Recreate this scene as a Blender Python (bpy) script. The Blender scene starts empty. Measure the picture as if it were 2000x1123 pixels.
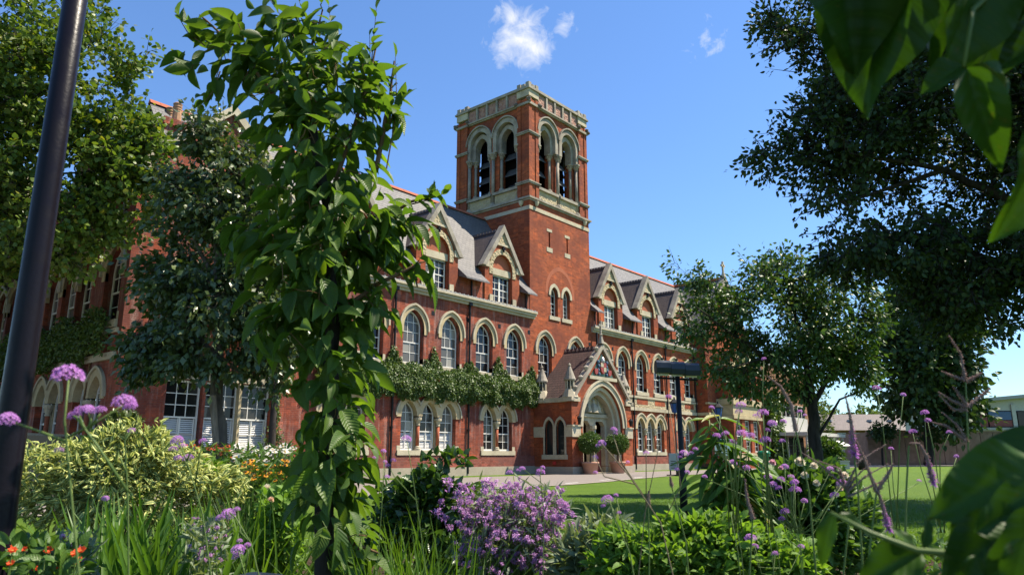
import bpy, bmesh, math, random
import numpy as np
from mathutils import Vector, Matrix
from mathutils.geometry import tessellate_polygon

# ------------------------------------------------------------------ camera
sc = bpy.context.scene
COL = sc.collection
FPX, PITCH, HEAD, EYE = 1433.0, math.atan(328.0 / 1433.0), math.radians(40.37), 1.0
cam_d = bpy.data.cameras.new('camera')
cam = bpy.data.objects.new('camera', cam_d)
COL.objects.link(cam)
cam.location = (0, 0, EYE)
cam.rotation_euler = (math.pi / 2 + PITCH, 0, HEAD - math.pi / 2)
cam_d.sensor_fit = 'HORIZONTAL'
cam_d.sensor_width = 36
cam_d.lens = FPX / 2000 * 36
cam_d.clip_start = 0.02
cam_d.clip_end = 5000
cam_d.dof.use_dof = True
cam_d.dof.focus_distance = 14.0
cam_d.dof.aperture_fstop = 8.0
sc.camera = cam

# ------------------------------------------------------------------ sky and sun
SUN = Vector((1.2, -1.0, 2.52)).normalized()
elev = math.asin(SUN.z)
world = bpy.data.worlds.new('World')
sc.world = world
world.use_nodes = True
wn = world.node_tree.nodes
wl = world.node_tree.links
wn.clear()
sky = wn.new('ShaderNodeTexSky')
sky.sky_type = 'NISHITA'
sky.sun_disc = False
sky.sun_elevation = elev
sky.sun_rotation = math.atan2(SUN.x, SUN.y)
sky.altitude = 50
sky.air_density = 1.15
sky.dust_density = 0.0
sky.ozone_density = 2.6
bg = wn.new('ShaderNodeBackground')
bg.inputs['Strength'].default_value = 0.058
wo = wn.new('ShaderNodeOutputWorld')
tc = wn.new('ShaderNodeTexCoord')
def wmath(op, *a):
    n = wn.new('ShaderNodeMath'); n.operation = op
    for i, x in enumerate(a):
        if isinstance(x, (int, float)): n.inputs[i].default_value = x
        else: wl.new(x, n.inputs[i])
    return n.outputs[0]
def cam_dir(px, py):
    u = (px - 1000) / FPX; v = (561.5 - py) / FPX
    f = math.cos(PITCH) - v * math.sin(PITCH); up = math.sin(PITCH) + v * math.cos(PITCH)
    return Vector((math.cos(HEAD) * f + math.sin(HEAD) * u, math.sin(HEAD) * f - math.cos(HEAD) * u, up))
def P(px, py, depth):
    """point seen in direction (px,py) of the photograph at that distance along the heading"""
    d = cam_dir(px, py)
    f = d.x * math.cos(HEAD) + d.y * math.sin(HEAD)
    return Vector((0, 0, EYE)) + d * (depth / f)
nz = wn.new('ShaderNodeTexNoise'); nz.inputs['Scale'].default_value = 34; nz.inputs['Detail'].default_value = 9; nz.inputs['Roughness'].default_value = 0.62
nz.inputs['Distortion'].default_value = 0.5
wl.new(tc.outputs['Generated'], nz.inputs['Vector'])
cloud = None
for (px, py, ang, amp) in [(1015, 76, 0.066, 1.0), (985, 92, 0.045, .9), (1050, 98, .04, .9), (1000, 35, 0.04, 0.85), (1101, 50, 0.026, 0.8), (1384, 78, 0.05, 0.62), (560, -420, .22, .75), (2600, 40, .2, .7), (-700, 200, .2, .7)]:
    c = cam_dir(px, py).normalized()
    vm = wn.new('ShaderNodeVectorMath'); vm.operation = 'DISTANCE'
    wl.new(tc.outputs['Generated'], vm.inputs[0]); vm.inputs[1].default_value = c
    fall = wmath('MULTIPLY', wmath('MAXIMUM', wmath('SUBTRACT', 1.0, wmath('DIVIDE', vm.outputs['Value'], ang)), 0.0), amp)
    cloud = fall if cloud is None else wmath('MAXIMUM', cloud, fall)
dens = wmath('MULTIPLY', wmath('SUBTRACT', wmath('ADD', wmath('MULTIPLY', cloud, 0.60), nz.outputs['Fac']), 0.745), 2.3)
dens = wmath('MULTIPLY', wmath('MINIMUM', wmath('MAXIMUM', dens, 0.0), 0.93), wmath('GREATER_THAN', cloud, 0.0))
mixc = wn.new('ShaderNodeMixRGB')
tint = wn.new('ShaderNodeMixRGB'); tint.blend_type = 'MULTIPLY'; tint.inputs[0].default_value = 1.0
wl.new(sky.outputs[0], tint.inputs[1]); tint.inputs[2].default_value = (1.06, 1.34, 1.70, 1)
wl.new(dens, mixc.inputs['Fac']); wl.new(tint.outputs[0], mixc.inputs['Color1'])
mixc.inputs['Color2'].default_value = (8.6, 8.7, 8.9, 1)
wl.new(mixc.outputs[0], bg.inputs['Color']); wl.new(bg.outputs[0], wo.inputs['Surface'])

sun_d = bpy.data.lights.new('sun', 'SUN')
sun_d.energy = 5.0
sun_d.angle = math.radians(0.53)
sun_d.color = (1.0, 0.90, 0.73)
sun = bpy.data.objects.new('sun', sun_d)
COL.objects.link(sun)
sun.rotation_euler = SUN.to_track_quat('Z', 'Y').to_euler()
sun.location = (20, -20, 40)

sc.view_settings.view_transform = 'Standard'
sc.view_settings.look = 'None'
sc.view_settings.exposure = 1.1
sc.view_settings.gamma = 1.0
sc.render.engine = 'CYCLES'
sc.cycles.max_bounces = 5
sc.cycles.diffuse_bounces = 1
sc.cycles.glossy_bounces = 2
sc.cycles.transmission_bounces = 2
sc.cycles.transparent_max_bounces = 4
sc.cycles.use_denoising = True

# ------------------------------------------------------------------ materials
MATS = {}
class NT:
    def __init__(s, name):
        s.m = bpy.data.materials.new(name); s.m.use_nodes = True
        s.n = s.m.node_tree.nodes; s.l = s.m.node_tree.links
        s.b = s.n['Principled BSDF']; s.out = s.n['Material Output']
        MATS[name] = s.m
    def new(s, t, **kw):
        n = s.n.new(t)
        for k, v in kw.items(): setattr(n, k, v)
        return n
    def set(s, sock, v):
        if hasattr(v, 'is_linked') or isinstance(v, bpy.types.NodeSocket): s.l.new(v, sock)
        elif isinstance(v, (tuple, list)) and len(v) == 3 and sock.type == 'RGBA': sock.default_value = (*v, 1)
        else: sock.default_value = v
    def math(s, op, *a):
        n = s.new('ShaderNodeMath', operation=op)
        for i, x in enumerate(a): s.set(n.inputs[i], x)
        return n.outputs[0]
    def mix(s, f, a, b, mode='MIX'):
        n = s.new('ShaderNodeMixRGB', blend_type=mode)
        s.set(n.inputs[0], f); s.set(n.inputs[1], a); s.set(n.inputs[2], b)
        return n.outputs[0]
    def noise(s, scale, detail=4, rough=0.55, vec=None, dist=0):
        n = s.new('ShaderNodeTexNoise')
        n.inputs['Scale'].default_value = scale; n.inputs['Detail'].default_value = detail
        n.inputs['Roughness'].default_value = rough; n.inputs['Distortion'].default_value = dist
        if vec is None: vec = s.pos()
        s.l.new(vec, n.inputs['Vector'])
        return n.outputs['Fac']
    def pos(s):
        if not hasattr(s, '_g'): s._g = s.new('ShaderNodeNewGeometry')
        return s._g.outputs['Position']
    def geo(s, k):
        s.pos(); return s._g.outputs[k]
    def ramp(s, f, stops):
        n = s.new('ShaderNodeValToRGB'); s.set(n.inputs[0], f)
        e = n.color_ramp.elements
        while len(e) < len(stops): e.new(0.5)
        for i, (p, c) in enumerate(stops):
            e[i].position = p; e[i].color = (*c, 1) if len(c) == 3 else c
        return n.outputs[0]
    def rng(s, f, a, b, c, d):
        n = s.new('ShaderNodeMapRange'); s.set(n.inputs[0], f)
        for i, x in enumerate((a, b, c, d)): n.inputs[i + 1].default_value = x
        return n.outputs[0]
    def comb(s, x, y, z):
        n = s.new('ShaderNodeCombineXYZ')
        for i, v in enumerate((x, y, z)): s.set(n.inputs[i], v)
        return n.outputs[0]
    def sep(s, v):
        n = s.new('ShaderNodeSeparateXYZ'); s.l.new(v, n.inputs[0]); return n.outputs
    def bump(s, h, strength=0.3, dist=0.02):
        n = s.new('ShaderNodeBump'); n.inputs['Strength'].default_value = strength
        n.inputs['Distance'].default_value = dist
        s.set(n.inputs['Height'], h); s.l.new(n.outputs[0], s.b.inputs['Normal'])
    def col(s, c): s.set(s.b.inputs['Base Color'], c)
    def rough(s, r): s.set(s.b.inputs['Roughness'], r)
    def spec(s, v): s.b.inputs['Specular IOR Level'].default_value = v

def wallcoords(t):
    """(along the wall, height) from world position, whichever way the wall faces"""
    p = t.sep(t.pos()); n = t.sep(t.geo('True Normal'))
    sel = t.math('GREATER_THAN', t.math('ABSOLUTE', n[0]), 0.6)
    u = t.math('ADD', t.math('MULTIPLY', p[1], sel), t.math('MULTIPLY', p[0], t.math('SUBTRACT', 1.0, sel)))
    return t.comb(u, p[2], 0.0), p

def brick_mat(name, c1, c2, mortar, dirt, dirt_amt, streak=0.0):
    t = NT(name)
    v, p = wallcoords(t)
    b = t.new('ShaderNodeTexBrick'); t.l.new(v, b.inputs['Vector'])
    b.inputs['Scale'].default_value = 1.0
    b.inputs['Brick Width'].default_value = 0.225; b.inputs['Row Height'].default_value = 0.075
    b.inputs['Mortar Size'].default_value = 0.011; b.inputs['Mortar Smooth'].default_value = 0.3
    b.inputs['Bias'].default_value = -0.1
    t.set(b.inputs['Color1'], c1); t.set(b.inputs['Color2'], c2); t.set(b.inputs['Mortar'], mortar)
    n1 = t.noise(0.45, 6, 0.62); n2 = t.noise(3.2, 4, 0.6)
    vs_ = t.sep(v); c = b.outputs['Color']
    for (bw_, bh_, amt, tone) in ((.225, .075, .75, .35), (.45, .15, .45, 1.75), (.675, .225, .4, .5)):   # odd-coloured bricks and small repairs
        wn_ = t.new('ShaderNodeTexWhiteNoise', noise_dimensions='3D')
        t.l.new(t.comb(t.math('FLOOR', t.math('DIVIDE', vs_[0], bw_)), t.math('FLOOR', t.math('DIVIDE', vs_[1], bh_)), tone), wn_.inputs['Vector'])
        c = t.mix(t.rng(wn_.outputs['Value'], .72, .98, 0, amt), c, tuple(min(1, x * tone) for x in c1))
    c = t.mix(t.rng(n2, 0.35, 0.7, 0.0, 0.45), c, tuple(x * 0.55 for x in c1))
    c = t.mix(t.math('MULTIPLY', t.rng(n1, 0.42, 0.62, 0.0, 1.0), dirt_amt), c, dirt)
    c = t.mix(t.rng(t.noise(1.3, 5, 0.75), 0.55, 0.72, 0.0, 0.35), c, tuple(min(1, x * 1.3) for x in c1))
    sv0 = t.new('ShaderNodeVectorMath', operation='MULTIPLY'); t.l.new(v, sv0.inputs[0]); sv0.inputs[1].default_value = (3.0, 0.35, 1)
    c = t.mix(t.math('MULTIPLY', t.rng(t.noise(1.1, 7, 0.7, sv0.outputs[0]), 0.5, 0.72, 0, 1), 0.6), c, tuple(x * 0.38 for x in c1))
    if streak:
        sv = t.new('ShaderNodeVectorMath', operation='MULTIPLY'); t.l.new(v, sv.inputs[0]); sv.inputs[1].default_value = (2.2, 0.22, 1)
        s1 = t.noise(1.6, 6, 0.7, sv.outputs[0])
        s2 = t.noise(22, 3, 0.7, v)
        f = t.math('MULTIPLY', t.rng(s1, 0.50, 0.70, 0, 1), t.rng(s2, 0.35, 0.65, 0.15, 1))
        f = t.math('MULTIPLY', f, streak)
        c = t.mix(f, c, (0.50, 0.42, 0.38))
    t.col(c); t.rough(0.86); t.spec(0.25)
    t.bump(t.math('ADD', t.math('MULTIPLY', b.outputs['Fac'], -1.0), t.math('MULTIPLY', t.noise(40, 3), 0.6)), 0.55, 0.012)
    return t.m

def stone_mat(name, base, dark, amt=0.5, scale=1.5, relief=0.0):
    t = NT(name)
    n1 = t.noise(scale, 7, 0.65); n2 = t.noise(14, 4, 0.6)
    c = t.mix(t.math('MULTIPLY', t.rng(n1, 0.4, 0.7, 0, 1), amt), base, dark)
    c = t.mix(t.rng(n2, 0.3, 0.75, 0.0, 0.35), c, tuple(x * 0.6 for x in dark))
    t.col(c); t.rough(0.85); t.spec(0.25)
    if relief:
        vz = t.new('ShaderNodeTexVoronoi'); vz.inputs['Scale'].default_value = 7.0; t.l.new(t.pos(), vz.inputs['Vector'])
        t.bump(vz.outputs['Distance'], 0.9, relief)
    else:
        t.bump(t.noise(18, 5), 0.35, 0.015)
    return t.m

brick_mat('brick_bright', (0.43, 0.090, 0.026), (0.23, 0.043, 0.017), (0.25, 0.125, 0.075), (0.15, 0.04, 0.025), 0.75)
brick_mat('brick_front', (0.36, 0.070, 0.028), (0.175, 0.034, 0.02), (0.20, 0.105, 0.075), (0.11, 0.036, 0.03), 0.85, 0.55)
brick_mat('brick_plinth', (0.30, 0.07, 0.045), (0.22, 0.055, 0.04), (0.24, 0.15, 0.12), (0.16, 0.07, 0.06), 0.6)
brick_mat('brick_brown', (0.34, 0.17, 0.085), (0.25, 0.115, 0.06), (0.25, 0.18, 0.13), (0.2, 0.11, 0.07), 0.4)
stone_mat('stone', (0.52, 0.42, 0.25), (0.30, 0.235, 0.145), 0.75)
stone_mat('stone_pale', (0.52, 0.455, 0.33), (0.29, 0.245, 0.175), 0.75)
stone_mat('stone_grey', (0.39, 0.345, 0.28), (0.15, 0.125, 0.10), 0.85)
stone_mat('stone_black', (0.17, 0.145, 0.12), (0.06, 0.05, 0.045), 0.7)
stone_mat('stone_carved', (0.46, 0.38, 0.24), (0.26, 0.2, 0.12), 0.6, 2.0, 0.06)
stone_mat('plinth_stone', (0.40, 0.34, 0.26), (0.26, 0.22, 0.17), 0.6)
stone_mat('terracotta', (0.40, 0.12, 0.06), (0.24, 0.075, 0.045), 0.6)
stone_mat('terracotta_panel', (0.42, 0.25, 0.19), (0.2, 0.085, 0.065), 0.9, 4.0, 0.05)
stone_mat('pot_clay', (0.48, 0.26, 0.18), (0.36, 0.2, 0.14), 0.5, 4)
stone_mat('chimney_clay', (0.46, 0.27, 0.15), (0.2, 0.1, 0.07), 0.6, 3)
stone_mat('sandstone', (0.5, 0.36, 0.24), (0.36, 0.25, 0.16), 0.5, 6)
stone_mat('concrete', (0.5, 0.46, 0.4), (0.36, 0.33, 0.29), 0.5)

def slate_mat(name, c1, c2, gap, w, h):
    t = NT(name)
    p = t.sep(t.pos()); n = t.sep(t.geo('True Normal'))
    sel = t.math('GREATER_THAN', t.math('ABSOLUTE', n[0]), t.math('ABSOLUTE', n[1]))
    u = t.math('ADD', t.math('MULTIPLY', p[1], sel), t.math('MULTIPLY', p[0], t.math('SUBTRACT', 1.0, sel)))
    v = t.comb(u, p[2], 0.0)
    b = t.new('ShaderNodeTexBrick'); t.l.new(v, b.inputs['Vector'])
    b.inputs['Scale'].default_value = 1.0
    b.inputs['Brick Width'].default_value = w; b.inputs['Row Height'].default_value = h
    b.inputs['Mortar Size'].default_value = 0.012; b.inputs['Mortar Smooth'].default_value = 0.4
    t.set(b.inputs['Color1'], c1); t.set(b.inputs['Color2'], c2); t.set(b.inputs['Mortar'], gap)
    c = t.mix(t.rng(t.noise(0.6, 6, 0.65), 0.4, 0.7, 0, 0.5), b.outputs['Color'], tuple(x * 0.65 for x in c1))
    t.col(c); t.rough(0.6); t.spec(0.35)
    fr = t.math('FRACT', t.math('DIVIDE', p[2], h))
    t.bump(t.math('ADD', t.math('MULTIPLY', fr, -0.8), t.math('MULTIPLY', b.outputs['Fac'], -0.6)), 0.6, 0.02)
    return t.m
slate_mat('slate', (0.150, 0.142, 0.140), (0.105, 0.102, 0.106), (0.04, 0.04, 0.042), 0.30, 0.17)
slate_mat('clay_tile', (0.085, 0.050, 0.045), (0.055, 0.034, 0.032), (0.012, 0.008, 0.008), 0.20, 0.155)
slate_mat('dormer_tile', (0.085, 0.062, 0.052), (0.06, 0.045, 0.04), (0.03, 0.022, 0.02), 0.22, 0.17)
slate_mat('far_tile', (0.13, 0.10, 0.095), (0.10, 0.08, 0.075), (0.08, 0.065, 0.06), 0.30, 0.25)

def plain(name, c, rough=0.5, metal=0.0, var=0.15, scale=6.0, spec=0.4, bump=0.0):
    t = NT(name)
    n = t.noise(scale, 5, 0.6)
    t.col(t.mix(t.rng(n, 0.35, 0.7, 0, 1), c, tuple(x * (1 - var) for x in c)))
    t.rough(t.rng(n, 0.3, 0.7, max(rough - 0.08, 0.02), min(rough + 0.08, 1)))
    t.b.inputs['Metallic'].default_value = metal; t.spec(spec)
    if bump: t.bump(t.noise(scale * 5, 4), bump, 0.01)
    return t.m
plain('white_paint', (0.68, 0.66, 0.61), 0.45, var=0.06)
plain('cream_paint', (0.72, 0.68, 0.58), 0.5)
plain('iron_black', (0.012, 0.012, 0.013), 0.5, spec=0.2)
plain('post_black', (0.009, 0.007, 0.011), 0.36, spec=0.16, scale=14, bump=0.1)
plain('luminaire_blue', (0.022, 0.030, 0.043), 0.5)
plain('lead', (0.34, 0.33, 0.32), 0.6)
plain('lead_dark', (0.07, 0.068, 0.066), 0.7)
plain('louvre', (0.5, 0.49, 0.47), 0.7)
plain('dark_void', (0.008, 0.007, 0.008), 0.9, spec=0.0)  # near-black colour standing in for unlit hollows and rooms
plain('door_dark', (0.014, 0.013, 0.014), 0.35)
plain('lantern_blue', (0.02, 0.07, 0.28), 0.3)
plain('bin_green', (0.0, 0.16, 0.075), 0.35)
plain('sign_green', (0.02, 0.14, 0.09), 0.4)
plain('sign_grey', (0.30, 0.33, 0.36), 0.5)
plain('sign_white', (0.75, 0.75, 0.75), 0.5)
plain('render_white', (0.48, 0.46, 0.42), 0.7)
plain('hoarding', (0.20, 0.135, 0.10), 0.8, var=0.3, scale=2)
plain('panel_red', (0.22, 0.055, 0.045), 0.6)
plain('panel_blue', (0.06, 0.11, 0.22), 0.4)
plain('red_paint', (0.45, 0.03, 0.03), 0.4)
plain('arms_red', (0.3, 0.05, 0.04), 0.5)
plain('arms_blue', (0.05, 0.1, 0.17), 0.5)
plain('arms_green', (0.05, 0.1, 0.075), 0.5)
plain('silver', (0.5, 0.5, 0.5), 0.4, metal=0.3)
plain('car_paint', (0.015, 0.017, 0.022), 0.2, spec=0.6)
plain('tyre', (0.015, 0.015, 0.015), 0.8)
plain('parasol_cloth', (0.78, 0.76, 0.7), 0.8)
plain('marking', (0.72, 0.72, 0.70), 0.7)

def glass_mat(name, dark, light):
    t = NT(name)
    oi = t.new('ShaderNodeObjectInfo')
    t.col(t.mix(t.rng(oi.outputs['Random'], 0.72, 0.9, 0, 1), dark, light))
    t.rough(0.05); t.spec(0.32)
    t.bump(t.noise(2.3, 2), 0.10, 0.02)
    return t.m
glass_mat('glass', (0.010, 0.010, 0.011), (0.075, 0.07, 0.062))
glass_mat('glass_blind', (0.10, 0.095, 0.085), (0.26, 0.245, 0.21))
glass_mat('leaded_glass', (0.02, 0.024, 0.024), (0.035, 0.04, 0.035))

def bark_mat(name, c, c2, scale=9):
    t = NT(name)
    p = t.sep(t.pos()); v = t.comb(p[0], p[1], t.math('MULTIPLY', p[2], 0.25))
    n = t.noise(scale, 6, 0.7, v)
    t.col(t.mix(t.rng(n, 0.35, 0.65, 0, 1), c, c2)); t.rough(0.9); t.spec(0.2)
    t.bump(n, 0.7, 0.03)
bark_mat('bark', (0.16, 0.125, 0.095), (0.06, 0.045, 0.035))
bark_mat('bark_dark', (0.05, 0.042, 0.036), (0.018, 0.015, 0.013))
bark_mat('twig', (0.20, 0.125, 0.06), (0.10, 0.06, 0.035), 30)
bark_mat('stake', (0.30, 0.22, 0.15), (0.16, 0.115, 0.08), 20)

def leaf_mat(name, c1, c2, trans=0.3, rough=0.42, veins=0.0, nv=9, edge=None, spec=0.25, tcol=None, yellow=None, per_object=False, vcol=0.15):
    t = NT(name)
    if per_object: r = t.new('ShaderNodeObjectInfo').outputs['Random']
    else: r = t.geo('Random Per Island')
    c = t.mix(r, c1, c2)
    if yellow is not None:
        r2 = t.math('FRACT', t.math('MULTIPLY', r, 17.31))
        c = t.mix(t.math('MULTIPLY', t.math('GREATER_THAN', r2, 0.93), 0.8), c, yellow)
    if veins or edge is not None:
        uv = t.new('ShaderNodeUVMap'); s = t.sep(uv.outputs[0])
        au = t.math('ABSOLUTE', t.math('SUBTRACT', s[0], 0.5))
        ph = t.math('SUBTRACT', t.math('MULTIPLY', s[1], float(nv)), t.math('MULTIPLY', au, nv * 0.55))
        w = t.math('ABSOLUTE', t.math('SUBTRACT', t.math('FRACT', ph), 0.5))
        vein = t.rng(w, 0.0, 0.07, 1.0, 0.0)
        mid = t.rng(au, 0.0, 0.035, 1.0, 0.0)
        vv = t.math('MAXIMUM', vein, mid)
        if edge is not None:
            ef = t.rng(t.math('ADD', au, t.math('MULTIPLY', t.math('SUBTRACT', t.noise(60, 2), 0.5), 0.3)), 0.11, 0.18, 0, 1)
            c = t.mix(ef, c, edge)
        if veins:
            c = t.mix(t.math('MULTIPLY', vv, vcol), c, tuple(min(1, x * 2.6) for x in c1))
            c = t.mix(t.rng(t.noise(90, 3, .6), .62, .74, 0, .55), c, (0.09, 0.075, 0.02))
            t.bump(t.math('MULTIPLY', t.math('SINE', t.math('MULTIPLY', ph, 6.2832)), 0.5), veins, 0.012)
    t.col(c); t.rough(rough); t.spec(spec)
    tr = t.new('ShaderNodeBsdfTranslucent')
    hs = t.new('ShaderNodeMixRGB', blend_type='MULTIPLY'); hs.inputs[0].default_value = 1.0
    t.l.new(c, hs.inputs[1]); hs.inputs[2].default_value = (*(tcol or (1.9, 1.9, 0.6)), 1)
    t.l.new(hs.outputs[0], tr.inputs['Color'])
    mx = t.new('ShaderNodeMixShader'); mx.inputs[0].default_value = trans
    t.l.new(t.b.outputs[0], mx.inputs[1]); t.l.new(tr.outputs[0], mx.inputs[2]); t.l.new(mx.outputs[0], t.out.inputs['Surface'])
    return t.m
leaf_mat('leaf_maple', (0.055, 0.105, 0.018), (0.115, 0.165, 0.028), 0.3, 0.42, yellow=(0.2, 0.2, 0.03))
leaf_mat('leaf_pear', (0.032, 0.058, 0.014), (0.105, 0.14, 0.050), 0.2, 0.36, spec=0.5)
leaf_mat('leaf_cornus', (0.046, 0.098, 0.016), (0.095, 0.160, 0.026), 0.4, 0.44, veins=0.25, nv=11, spec=0.28, per_object=True, yellow=(0.13, 0.22, 0.02))
leaf_mat('leaf_cornus_mass', (0.044, 0.092, 0.016), (0.085, 0.145, 0.024), 0.4, 0.44, veins=0.25, nv=11, spec=0.28, yellow=(0.13, 0.22, 0.02))
leaf_mat('leaf_big', (0.020, 0.052, 0.007), (0.034, 0.078, 0.010), 0.22, 0.45, veins=0.10, nv=8, vcol=0.25, spec=0.16, tcol=(1.9, 2.0, 0.4), per_object=True)
leaf_mat('leaf_poplar', (0.018, 0.038, 0.011), (0.040, 0.070, 0.018), 0.16, 0.5)
leaf_mat('leaf_cherry', (0.034, 0.084, 0.022), (0.088, 0.155, 0.046), 0.2, 0.4, spec=0.35, yellow=(0.13, 0.15, 0.03))
leaf_mat('leaf_yew', (0.022, 0.05, 0.016), (0.045, 0.078, 0.022), 0.2, 0.5)
leaf_mat('leaf_ivy', (0.040, 0.078, 0.016), (0.095, 0.145, 0.03), 0.2, 0.46, spec=0.35)
leaf_mat('leaf_box', (0.04, 0.08, 0.018), (0.075, 0.13, 0.03), 0.2, 0.4)
leaf_mat('leaf_variegated', (0.10, 0.17, 0.045), (0.14, 0.21, 0.06), 0.3, 0.5, edge=(0.56, 0.57, 0.20), veins=0.1, tcol=(1.2, 1.2, 0.8))
leaf_mat('leaf_rose', (0.030, 0.065, 0.014), (0.055, 0.11, 0.022), 0.28, 0.28, veins=0.15, nv=6, spec=0.55)
leaf_mat('leaf_bright', (0.080, 0.165, 0.024), (0.155, 0.26, 0.045), 0.36, 0.55, veins=0.15, nv=6)
leaf_mat('leaf_mid', (0.045, 0.10, 0.02), (0.085, 0.155, 0.03), 0.3, 0.42, veins=0.15, nv=6)
leaf_mat('leaf_pers', (0.06, 0.13, 0.02), (0.11, 0.19, 0.03), 0.35, 0.4, veins=0.15, nv=12, per_object=True, yellow=(0.4, 0.36, 0.14))
leaf_mat('leaf_grey', (0.13, 0.17, 0.10), (0.2, 0.25, 0.15), 0.25, 0.5)
leaf_mat('blade_iris', (0.05, 0.12, 0.018), (0.09, 0.175, 0.03), 0.35, 0.4)
leaf_mat('blade_grass', (0.06, 0.13, 0.016), (0.10, 0.18, 0.022), 0.35, 0.5)
leaf_mat('stem_green', (0.09, 0.15, 0.035), (0.12, 0.17, 0.045), 0.1, 0.5)
leaf_mat('stem_brown', (0.14, 0.12, 0.06), (0.18, 0.14, 0.08), 0.05, 0.6)
leaf_mat('far_leaf', (0.06, 0.10, 0.03), (0.10, 0.14, 0.04), 0.25, 0.6)
def petal(name, c1, c2, trans=0.35): leaf_mat(name, c1, c2, trans, 0.6, spec=0.2, tcol=(1.2, 1.0, 1.2))
petal('petal_purple', (0.40, 0.155, 0.47), (0.58, 0.30, 0.64))
petal('petal_mauve', (0.40, 0.19, 0.42), (0.60, 0.36, 0.60))
petal('petal_lilac', (0.40, 0.28, 0.55), (0.55, 0.42, 0.68))
petal('petal_violet', (0.17, 0.10, 0.36), (0.26, 0.17, 0.48))
petal('petal_spike', (0.22, 0.17, 0.14), (0.34, 0.26, 0.22))
petal('petal_white', (0.80, 0.79, 0.70), (0.7, 0.7, 0.62))
petal('petal_orange', (0.66, 0.26, 0.015), (0.72, 0.36, 0.03))
petal('petal_rust', (0.36, 0.05, 0.02), (0.48, 0.10, 0.03))
petal('petal_scarlet', (0.68, 0.075, 0.02), (0.78, 0.14, 0.04))
petal('petal_peach', (0.80, 0.52, 0.30), (0.82, 0.66, 0.46))
petal('petal_cream', (0.72, 0.70, 0.45), (0.76, 0.72, 0.52))
petal('petal_pink', (0.66, 0.34, 0.36), (0.74, 0.52, 0.5))
plain('flower_eye', (0.35, 0.2, 0.03), 0.8)
plain('flower_brown', (0.09, 0.035, 0.015), 0.9)

t = NT('lawn')
n1 = t.noise(0.35, 4, 0.6); n2 = t.noise(9, 6, 0.7); n3 = t.noise(160, 2, 0.6)
c = t.mix(t.rng(n1, 0.35, 0.68, 0, 1), (0.088, 0.165, 0.012), (0.135, 0.215, 0.020))
c = t.mix(t.rng(n2, 0.35, 0.72, 0, 0.6), c, (0.075, 0.13, 0.012))
t.col(t.mix(t.rng(n3, 0.3, 0.7, 0, 0.55), c, (0.045, 0.085, 0.008))); t.rough(0.8); t.spec(0.15)
t.bump(n3, 0.8, 0.03)
t = NT('asphalt')
n1 = t.noise(0.5, 5, 0.6); n2 = t.noise(120, 2)
t.col(t.mix(t.rng(n2, 0.3, 0.7, 0, 1), t.mix(n1, (0.19, 0.165, 0.15), (0.13, 0.115, 0.105)), (0.23, 0.20, 0.18))); t.rough(0.9); t.spec(0.2)
t.bump(n2, 0.5, 0.008)
t = NT('soil')
n1 = t.noise(7, 7, 0.7)
t.col(t.mix(n1, (0.085, 0.058, 0.038), (0.03, 0.02, 0.014))); t.rough(0.95); t.spec(0.1); t.bump(n1, 1.0, 0.06)
t = NT('pale_paving')
t.col(t.mix(t.noise(3, 5), (0.42, 0.36, 0.28), (0.33, 0.29, 0.23))); t.rough(0.9)
M = MATS

# ------------------------------------------------------------------ mesh helpers
WL = {}
def thing(name, loc, label, cat, group=None):
    o = bpy.data.objects.new(name, None); COL.objects.link(o)
    o.location = loc; o.empty_display_size = 0.2
    tag(o, label, cat, group); WL[o] = Vector(loc)
    return o
def tag(o, label=None, cat=None, group=None, kind=None):
    if label: o['label'] = label
    if cat: o['category'] = cat
    if group: o['group'] = group
    if kind: o['kind'] = kind
    return o
def attach(o, parent, local=False):
    if parent is not None:
        o.parent = parent
        if not local: o.matrix_parent_inverse = Matrix.Translation(-WL.get(parent, Vector((0, 0, 0))))
def newobj(name, me, parent=None, loc=(0, 0, 0), rz=0.0, local=False):
    o = bpy.data.objects.new(name, me); COL.objects.link(o)
    o.location = loc
    if rz: o.rotation_euler = (0, 0, rz)
    attach(o, parent, local)
    return o
def copy_tree(o, parent=None):
    c = o.copy(); COL.objects.link(c); c.parent = parent
    if o.type == 'EMPTY': WL[c] = Vector(c.location)
    for ch in [x for x in bpy.data.objects if x.parent == o]: copy_tree(ch, c)
    return c

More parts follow.
